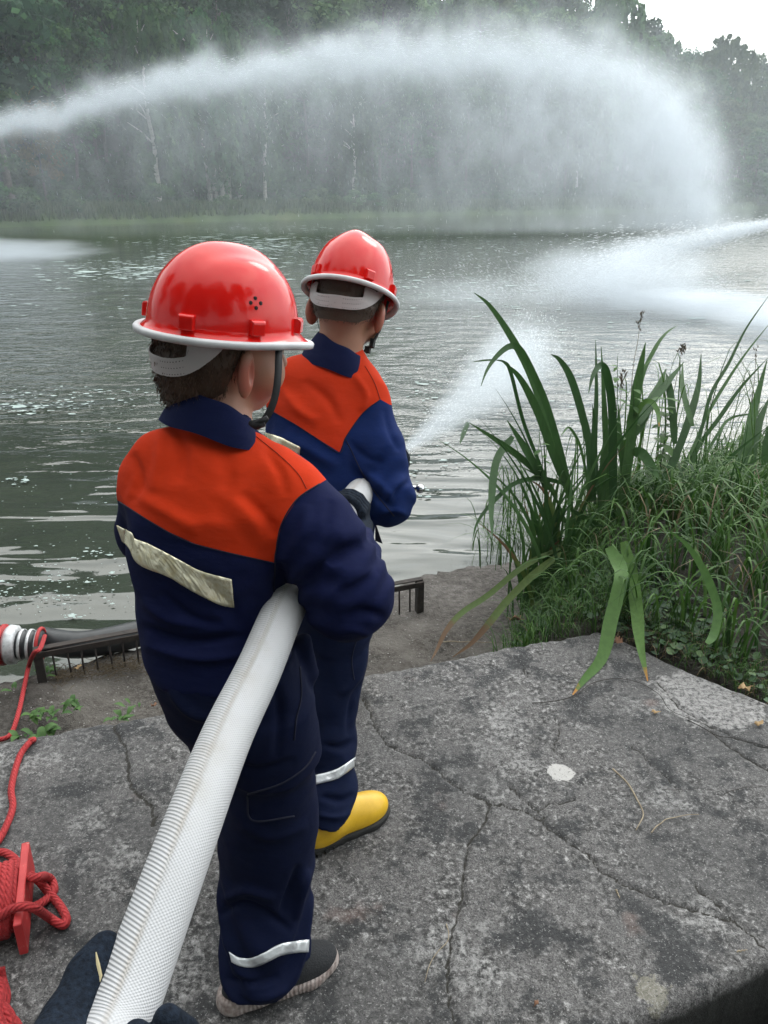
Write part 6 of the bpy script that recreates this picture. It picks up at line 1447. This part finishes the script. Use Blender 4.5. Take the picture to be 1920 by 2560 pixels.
# fallen leaves and twigs
m_dl = Mat('fallen_leaf', rough=.8); m_dl.set('Base Color', m_dl.ramp(m_dl.noise(70, 4), [(.3, (.20,.12,.05)), (.7, (.44,.31,.16))]))
m_dl2 = Mat('fallen_leaf_brown', rough=.8); m_dl2.set('Base Color', m_dl2.ramp(m_dl2.noise(70, 4), [(.3, (.10,.045,.025)), (.7, (.26,.13,.07))]))
def dleaf(px, py, size, z, label, m=m_dl, yaw=0., lift=.006):
    p = G(px, py, z); pn = 14; V = [(0, 0, .004)]; rr = np.random.default_rng(px)
    for k in range(pn):
        a = k*2*math.pi/pn; q = size*(.75+.35*rr.uniform(-1, 1)*.8)*(1 if k % 2 else .78); V.append((q*math.cos(a)*1.25, q*math.sin(a)*.62, rr.uniform(0, lift)+.002))
    F = [(0, 1+k, 1+(k+1) % pn) for k in range(pn)]; o = new('fallen_leaf', mesh('fallen_leaf', V, F, m)); o.location = p; o.rotation_euler = (0, 0, yaw)
    md = o.modifiers.new('solid', 'SOLIDIFY'); md.thickness = .0008
    tag(o, label, 'leaf')
dleaf(1640, 1782, .016, .004, 'small tan leaf lying on the slab below the long green leaves', yaw=.1)
dleaf(1896, 1812, .020, .004, 'rolled tan leaf on the slab at the right edge', yaw=.5, lift=.014)
dleaf(1288, 1552, .042, -.22, 'large curled brown leaf on the soil below the iris', m_dl2, .4, .03)
dleaf(1545, 1608, .026, .01, 'curled brown leaf where the slab meets the soil', m_dl2, .9, .02)
dleaf(1860, 1725, .026, .02, 'crumpled straw-coloured leaf at the turf edge', yaw=.3, lift=.02)
dleaf(1340, 2510, .009, .004, 'tiny orange leaf on the slab near the bottom edge', m_dl2, .9)
dleaf(194, 1672, .020, -.33, 'pale cream leaf behind the iron screen bars', yaw=1.2, lift=.012)
dleaf(385, 1768, .016, -.33, 'dark curled leaf beside the weeds near the boy\'s back', m_dl2, .2, .02)
dleaf(1806, 1530, .018, .03, 'reddish brown leaf in the ground cover', m_dl2, .2, .015)
m_twig = Mat('twig', rough=.8); m_twig.set('Base Color', m_twig.ramp(m_twig.noise(60), [(.3, (.16,.12,.08)), (.7, (.36,.30,.21))])); m_twigd = Mat('dark_root', (.035,.030,.027), .95)
def twig(pts, r_, label, m=m_twig, z=.004):
    q = cat([G(x, y, z) for x, y in pts], 24); u = np.linspace(0, 1, 24); q[:, 2] += .003*np.sin(u*9)**2; b = MB(); b.tube(q, r_*(1-.5*u), 6); o = b.build('twig', m); tag(o, label, 'twig')
twig([(1532,1922),(1575,1968),(1600,2015),(1608,2040),(1590,2076)], .0026, 'curved pale twig with a hooked end on the slab')
twig([(1628,2082),(1650,2060),(1680,2045),(1748,2036)], .0018, 'thin straw-coloured twig lying flat right of the hooked one')
twig([(1116,2310),(1120,2350),(1080,2400),(1062,2456)], .0012, 'fine pale root beside the long crack')
twig([(1540,2225),(1544,2235),(1549,2246)], .0022, 'short white stick beside the crack')
twig([(1842,2380),(1868,2376)], .0018, 'short pale stick at the lower right of the slab')
twig([(1100,1605),(1180,1605),(1240,1608)], .0030, 'straight brown twig on the low ground', z=-.30)
twig([(1330,1758),(1400,1752),(1440,1738),(1480,1708),(1540,1698),(1600,1708),(1650,1738),(1672,1775),(1730,1800)], .0016, 'long dark root creeping over the slab below the leaf tips', m_twigd)
twig([(1720,1800),(1790,1838),(1850,1850),(1925,1870)], .0016, 'dark root running to the right edge of the slab', m_twigd)
twig([(1655,1975),(1700,1975),(1755,1972)], .0008, 'hair-thin dark stem on the slab', m_twigd)
twig([(1810,1985),(1860,1970),(1925,1968)], .0010, 'thin dark stem curving to the right edge', m_twigd)
# weeds on the low ground at the left
def weed(px, py, z, n, size, label, m=None, up=.5):
    p = G(px, py, z); o = empty('weed', p, label, 'weed')
    for k in range(n):
        a = r.uniform(0, 2*math.pi); l = size*r.uniform(.6, 1.3); d = np.array([math.cos(a), math.sin(a), 0]); u = np.linspace(0, 1, 6); b0 = p + r.normal(0, size*.35, 3)*[1, 1, 0]
        pts = b0 + d[None]*(l*u)[:, None] + np.array([0, 0, 1.])*(l*up*np.sin(u*2.2)*r.uniform(.6, 1.4))[:, None]
        V, F = blade(pts, l*.48*np.array([.12, .7, 1, .85, .45, .03]), [-d[1], d[0], 0], .1); new('leaf', mesh('leaf', V, F, m or m_herb, True, {'tint': np.full(len(V), r.uniform(0, 1)), 'along': np.full(len(V), .3)}), o)
weed(110, 1845, -.33, 10, .055, 'weed with broad leaves against the slab edge at the left'); weed(85, 1800, -.33, 9, .045, 'low weed left of the iron screen'); weed(135, 1785, -.33, 12, .045, 'bright leafy weed in front of the screen')
weed(190, 1770, -.33, 8, .040, 'small upright weed right of the bright one'); weed(300, 1800, -.33, 11, .040, 'weed sprouting where the crack meets the slab edge'); weed(335, 1765, -.33, 7, .035, 'small weed near the boy\'s back')
weed(120, 1690, -.34, 9, .040, 'weed growing round the foot of the iron screen post'); weed(35, 1638, -.32, 8, .045, 'weed in front of the striped suction hose'); weed(25, 1725, -.33, 4, .04, 'single broad-leaved weed by the red rope'); weed(60, 1845, -.33, 6, .05, 'creeping weed at the left slab edge')
weed(1380, 1500, -.15, 12, .04, 'clump of small herbs on the soil mound'); weed(1400, 1580, -.12, 12, .035, 'small clover-like plant behind the slab edge')
b = MB()
for k in range(500):
    q = G(r.uniform(105, 370), 0, -.34) if False else None
    px = r.uniform(130, 380); py = np.interp(px, [130, 380], [1690, 1655])+r.normal(0, 12); p = G(px, py, -.335); a = r.uniform(0, 2*math.pi); l = r.uniform(.01, .05); d = np.array([math.cos(a), math.sin(a), r.uniform(-.1, .3)])*l
    b.tube([p, p+d*.5+[0, 0, .003], p+d], [.0012, .0012, .0005], 4)
tag(b.build('plant_litter', m_dry), 'dry stems and litter caught along the iron screen', 'litter', kind='stuff')
# small stones on the low ground
r = np.random.default_rng(71); b = MB(); m_stone = Mat('small_stones', rough=.9); m_stone.set('Base Color', m_stone.ramp(m_stone.noise(40), [(.3, (.16,.15,.14)), (.7, (.50,.48,.46))]))
for k in range(900):
    X = r.uniform(-1.6, .7); Y = r.uniform(slab_far(X)+.02, quay_y(X)-.06); s_ = r.uniform(.0012, .0045); z = float(near_h(np.array([X]), np.array([Y]))[0])
    V = r.normal(0, 1, (6, 3))*.2+np.array([(1,0,0),(-1,0,0),(0,1,0),(0,-1,0),(0,0,.7),(0,0,-.7)]); b.add(V*s_+[X, Y, z+s_*.3], [(0,2,4),(2,1,4),(1,3,4),(3,0,4),(2,0,5),(1,2,5),(3,1,5),(0,3,5)])
tag(b.build('gravel', m_stone, smooth=False), 'pale grit scattered over the low ground', 'gravel', kind='stuff')
# foam flecks on the water
m_foam = Mat('foam', rough=.8); m_foam.set('Base Color', m_foam.ramp(m_foam.noise(30), [(.3, (.22,.30,.28)), (.7, (.42,.48,.46))])); 
def foam(spots, name, label, seed):
    r = np.random.default_rng(seed); b = MB()
    for (cx, cy, sx, sy, n, s0) in spots:
        for k in range(n):
            px, py = r.normal(cx, sx), r.normal(cy, sy)
            if py < 560: continue
            p = G(px, py, WZ+.014); s_ = s0*.45*r.lognormal(0, .5); pn = 9; q = [p+[0, 0, .002]]
            for j in range(pn):
                a = j*2*math.pi/pn; q.append(p+np.array([math.cos(a)*r.uniform(.5, 1.3)*1.5, math.sin(a)*r.uniform(.4, 1.2), 0])*s_)
            b.add(q, [(0, 1+j, 1+(j+1) % pn) for j in range(pn)])
    tag(b.build(name, m_foam, smooth=False), label, 'foam', kind='stuff')
foam([(90,1012,70,12,90,.030), (260,1000,90,10,50,.022), (120,975,120,8,60,.02), (460,935,20,8,14,.03), (130,1460,110,30,120,.008), (250,1400,90,40,60,.008), (180,1250,120,60,60,.008), (40,1205,14,6,18,.018), (310,1360,18,8,18,.016), (240,1385,16,6,16,.014), (175,1540,16,4,12,.012), (120,1495,120,20,90,.007), (240,1070,60,8,14,.016), (1060,960,30,25,40,.03),(1060,1150,40,40,30,.018),(1080,1230,30,20,14,.02),(1130,1120,30,20,14,.02)], 'foam_flecks', 'white foam flecks and algae scraps floating near the quay', 5)
foam([(330,680,110,10,260,.10), (520,640,70,9,240,.12), (430,660,130,10,200,.09), (650,615,90,10,260,.13), (560,600,150,8,200,.13), (850,570,160,7,160,.14), (700,645,160,30,160,.09), (1150,690,180,50,420,.075), (1250,610,260,22,300,.10), (200,700,150,50,160,.05), (1750,680,120,50,300,.07), (1500,900,200,60,160,.03)], 'foam_flecks', 'bands of pale foam drifting over mid pond', 6)
# ================================================================== iron screen at the quay edge
m_iron = Mat('rusty_iron', rough=.85); inn = m_iron.noise(30, 5, .65); m_iron.set('Base Color', m_iron.ramp(inn, [(.3, (.014,.011,.010)), (.6, (.036,.027,.023)), (.8, (.08,.05,.04))])); m_iron.bump(inn, .6, .003)
def YZ(px, py, z): return G(px, py, z)
zt_ = -.205; A = G(92, 1628, zt_); Bp = G(1052, 1452, zt_)
sc = empty('iron_screen', (A+Bp)/2*[1, 1, 0]+[0, 0, -.35], 'long rusty iron screen with vertical bars along the quay edge', 'screen')
dv = (Bp-A); Ls = np.linalg.norm(dv); dv /= Ls; nv_ = np.array([-dv[1], dv[0], 0]); M3 = np.stack([dv, nv_, [0, 0, 1]], 1)
b = MB(); b.box((A+Bp)/2+nv_*.02+[0, 0, 0], (Ls+.03, .032, .006), M3); b.box((A+Bp)/2-nv_*.005+[0, 0, -.018], (Ls+.03, .006, .026), M3); o = b.build('rail', m_iron, sc, False); md = o.modifiers.new('bev', 'BEVEL'); md.width = .0015
for e in (A, Bp):
    b = MB(); b.box(e-[0, 0, .09]+nv_*.012, (.034, .030, .170), M3); b.build('post', m_iron, sc, False)
nb = int(Ls/.0535)
bm_ = MB(); bm_.tube([(0, 0, -.155), (0, 0, -.02)], [.0042, .0042], 6); bme = bm_.mesh('bar', m_iron)
for k in range(1, nb):
    p = A+dv*(Ls*k/nb)+nv_*.004; o = new('bar', bme, sc); o.matrix_parent_inverse = Matrix.Translation(-sc.location); o.location = p+[0, 0, random.uniform(-.004, .004)]; o.rotation_euler = (random.uniform(-.03, .03), random.uniform(-.03, .03), 0)
# ---- black pipe lying behind the screen, striped suction hose and its coupling at the left
m_blk = Mat('black_pipe', rough=.4); m_blk.set('Base Color', m_blk.ramp(m_blk.noise(20), [(.3, (.012,.013,.015)), (.7, (.030,.032,.035))]))
pc = cat([G(100, 1600, -.30), G(200, 1612, -.30), G(330, 1588, -.30), G(480, 1545, -.33), G(640, 1490, -.40), G(800, 1440, -.55), G(900, 1400, -.8)], 50); b = MB(); b.tube(pc, .058, 24)
tag(b.build('suction_pipe', m_blk), 'smooth black pipe curving along behind the iron screen', 'pipe')
sh = empty('suction_hose', G(40, 1620, -.33), 'black suction hose wound with silver tape at the left edge', 'suction hose')
sc_pts = cat([G(-260, 1640, -.26), G(-120, 1618, -.26), G(0, 1612, -.26), G(105, 1612, -.27)], 90); Ld = np.concatenate([[0], np.cumsum(np.linalg.norm(np.diff(sc_pts, axis=0), axis=1))])
b = MB(); b.tube(sc_pts, .062+.004*np.sin(Ld*2*math.pi/.032), 28); b.build('ribbed_hose', m_blk, sh)
m_tape = Mat('silver_tape', rough=.45, Metallic=.25); m_tape.set('Base Color', m_tape.ramp(m_tape.noise(40, 5, .6), [(.3, (.34,.35,.36)), (.6, (.62,.63,.64)), (.75, (.20,.20,.21))]))
m_redp = Mat('red_rubber', rough=.6); m_redp.set('Base Color', m_redp.ramp(m_redp.noise(40), [(.3, (.30,.012,.015)), (.7, (.45,.025,.025))]))
T, N, B = frames(sc_pts)
for k in range(2, 88, 6):
    if Ld[k] > Ld[-1]-.16 and Ld[k] < Ld[-1]-.085: continue
    b = MB(); b.tube([sc_pts[k], sc_pts[min(k+2, 89)]], [.0665, .0665], 28); b.build('tape_band', m_tape, sh)
k = int(np.searchsorted(Ld, Ld[-1]-.12)); b = MB(); b.tube([sc_pts[k-3]-T[k]*.01, sc_pts[k-2], sc_pts[k+3], sc_pts[k+4]], [.070, .083, .080, .068], 32); b.build('coupling_ring', m_tape, sh)
k2_ = max(0, k-7); b = MB(); b.tube([sc_pts[k2_], sc_pts[k2_+2]], [.086, .086], 32); b.build('red_ring', m_redp, sh)
ea_ = np.arange(33)*2*math.pi/32; e = sc_pts[-2]; ring = e+.068*(np.cos(ea_)[:, None]*N[-2]+np.sin(ea_)[:, None]*B[-2]); b = MB(); b.tube(ring, .008, 8, False); b.build('red_ring', m_redp, sh)
# ---- red rope
m_rope = Mat('red_rope', rough=.85); m_rope.set('Base Color', m_rope.ramp(m_rope.noise(220, 3), [(.3, (.26,.012,.016)), (.7, (.44,.030,.032))]))
uvr = m_rope.n('ShaderNodeTexCoord', out='UV'); wv_ = m_rope.n('ShaderNodeTexWave', {'Scale': 1, 'Distortion': .4, 'Vector': m_rope.n('ShaderNodeMapping', {'Vector': uvr, 'Scale': (1, 1, 1)})}, out='Fac', bands_direction='DIAGONAL'); m_rope.bump(wv_, .6, .003)
def rope(name, pts, r_, parent=None, n=120):
    c_ = cat(pts, n); V, F = tube(c_, r_, 12); L2 = np.concatenate([[0], np.cumsum(np.linalg.norm(np.diff(c_, axis=0), axis=1))])
    uv = np.stack([np.repeat(L2*45, 12), np.tile(np.arange(12)/12*4, n)], -1); return new(name, mesh(name, V, F, m_rope, True, uv=uv), parent)
Gz = lambda x, y, z: G(x, y, z)
ro = rope('rope', [Gz(112, 1590, -.20), Gz(100, 1622, -.17), Gz(85, 1633, -.18), Gz(72, 1665, -.31), Gz(60, 1720, -.335), Gz(48, 1775, -.335), Gz(30, 1830, -.335), Gz(5, 1848, -.335), Gz(-50, 1850, -.335)], .0088)
tag(ro, 'red rope tied to the suction hose and running down past the screen', 'rope')
ro = rope('rope', [Gz(70, 1853, -.30), Gz(84, 1849, -.02), Gz(72, 1858, .012), Gz(52, 1885, .0105), Gz(38, 1925, .0105), Gz(28, 1975, .0105), Gz(32, 2015, .0105), Gz(20, 2055, .0105), Gz(-10, 2110, .0105), Gz(-60, 2150, .0105)], .0088)
tag(ro, 'red rope crossing the slab from its far edge at the left', 'rope')
# ---- wooden winder with rope
m_redw = Mat('red_painted_wood', rough=.55); rn = m_redw.noise(25, 5, .6); m_redw.set('Base Color', m_redw.mix(m_redw.mr(m_redw.noise(50, 6, .7), .62, .68), m_redw.ramp(rn, [(.3, (.38,.020,.022)), (.7, (.50,.040,.040))]), (.40,.34,.26))); m_redw.bump(rn, .3, .003)
wi = empty('rope_winder', G(20, 2290, 0), 'red painted wooden winder wrapped with red rope at the lower left', 'rope winder')
a0, a1 = G(62, 2395, .0), G(80, 2182, .0); dv = a1-a0; Lw = np.linalg.norm(dv); dv /= Lw; sx = np.array([dv[1], -dv[0], 0]); M3 = np.stack([dv, sx, [0, 0, 1]], 1)
b = MB(); b.box((a0+a1)/2+[0, 0, .052], (Lw, .017, .085), M3); o = b.build('side_board', m_redw, wi, False); o.modifiers.new('bev', 'BEVEL').width = .002
b = MB(); b.box((a0+a1)/2-sx*.20+[0, 0, .052], (Lw, .017, .085), M3); o = b.build('side_board', m_redw, wi, False); o.modifiers.new('bev', 'BEVEL').width = .002
for s_ in (.25, .75):
    b = MB(); b.box(a0+dv*Lw*s_-sx*.10+[0, 0, .055], (.03, .20, .018), M3); b.build('cross_bar', m_redw, wi, False)
cw_ = a0+dv*Lw*.5-sx*.10+[0, 0, .055]
b_pts = []
for k in range(15):
    off = -.080+.160*k/14; hh_ = .052+.006*math.sin(k*2.1); ang = np.linspace(0, 2*math.pi, 30)
    for a in ang: b_pts.append(cw_+sx*(off+.0108*a/6.28)+dv*(.072+.008*math.sin(k*1.7))*np.cos(a)+np.array([0, 0, 1.])*hh_*np.sin(a)*.9)
rope('wound_rope', b_pts, .0085, wi, 900)
b_pts = []
for k in range(9):
    off = -.07+.14*k/8+random.uniform(-.01, .01)
    for a in np.linspace(0, 2*math.pi, 26): b_pts.append(cw_+sx*(off+.012*a/6.28+.012*math.sin(a))+dv*.083*np.cos(a)+np.array([0, 0, 1.])*.062*np.sin(a)*.95)
rope('wound_rope', b_pts, .0085, wi, 520)
for pts in ([(-60, 2215, .03), (0, 2205, .02), (50, 2190, .02), (85, 2195, .10), (110, 2190, .05), (128, 2200, .012), (135, 2225, .012), (120, 2245, .012), (95, 2262, .03), (60, 2275, .05)],
            [(-60, 2320, .06), (0, 2290, .09), (30, 2272, .105), (62, 2266, .112), (90, 2272, .10), (120, 2292, .02), (145, 2308, .012), (160, 2312, .010), (166, 2295, .010), (150, 2265, .010), (125, 2235, .012), (95, 2200, .03), (70, 2185, .05)],
            [(-60, 2140, .010), (0, 2130, .010), (30, 2142, .010), (45, 2165, .014), (30, 2200, .05), (20, 2250, .09)],
            [(0, 2420, .03), (5, 2450, .012), (15, 2490, .012), (10, 2530, .012), (40, 2560, .012), (60, 2620, .012)],
            [(-60, 2520, .02), (-10, 2510, .012), (20, 2530, .02), (30, 2570, .012), (0, 2620, .012)],
            [(-30, 2440, .03), (8, 2470, .02), (0, 2540, .02), (30, 2600, .012)]):
    rope('loose_rope', [G(*q)+[0, 0, 0] for q in pts], .0095, wi, 90)
# ---- trees close behind the camera: they darken the ground and show in the helmets
rb = random.Random(9)
for i, (x, y, s, k) in enumerate([(-9, -5, 1.0, 'broadleaf_tree'), (-3.5, -9, 1.1, 'broadleaf_tree'), (4, -8.5, 1.15, 'broadleaf_tree'), (10, -5, 1.0, 'broadleaf_tree'), (-13, 2, 1.0, 'pine_tree'), (0, -15, 1.4, 'broadleaf_tree'), (-9, -14, 1.4, 'spruce_tree'), (9, -14, 1.4, 'broadleaf_tree')]):
    plant(k, x, y, s, .95, label='tree behind the photographer, '+['to the left', 'behind left', 'behind right', 'to the right', 'far to the left', 'straight behind', 'farther back left', 'farther back right'][i], z=0.0)['group'] = 'trees behind the photographer'
b = MB(); b.add([(-60, -3.4, -.02), (60, -3.4, -.02), (60, -60, 3), (-60, -60, 3)], [(0, 3, 2, 1)]); tag(b.build('rear_ground', m_dark, smooth=False), kind='structure')
# ---- thin haze over the pond
hm_ = bpy.data.materials.new('haze_air'); hm_.use_nodes = True; hm_.node_tree.nodes.clear()
ho_ = hm_.node_tree.nodes.new('ShaderNodeOutputMaterial'); hv = hm_.node_tree.nodes.new('ShaderNodeVolumePrincipled'); hv.inputs['Density'].default_value = .0011; hv.inputs['Color'].default_value = (.86, .94, 1.0, 1); hv.inputs['Anisotropy'].default_value = .2
hm_.node_tree.links.new(hv.outputs[0], ho_.inputs['Volume'])
b = MB(); b.box((0, 0, 27), (600, 600, 61)); tag(b.build('haze', hm_, smooth=False), kind='stuff')
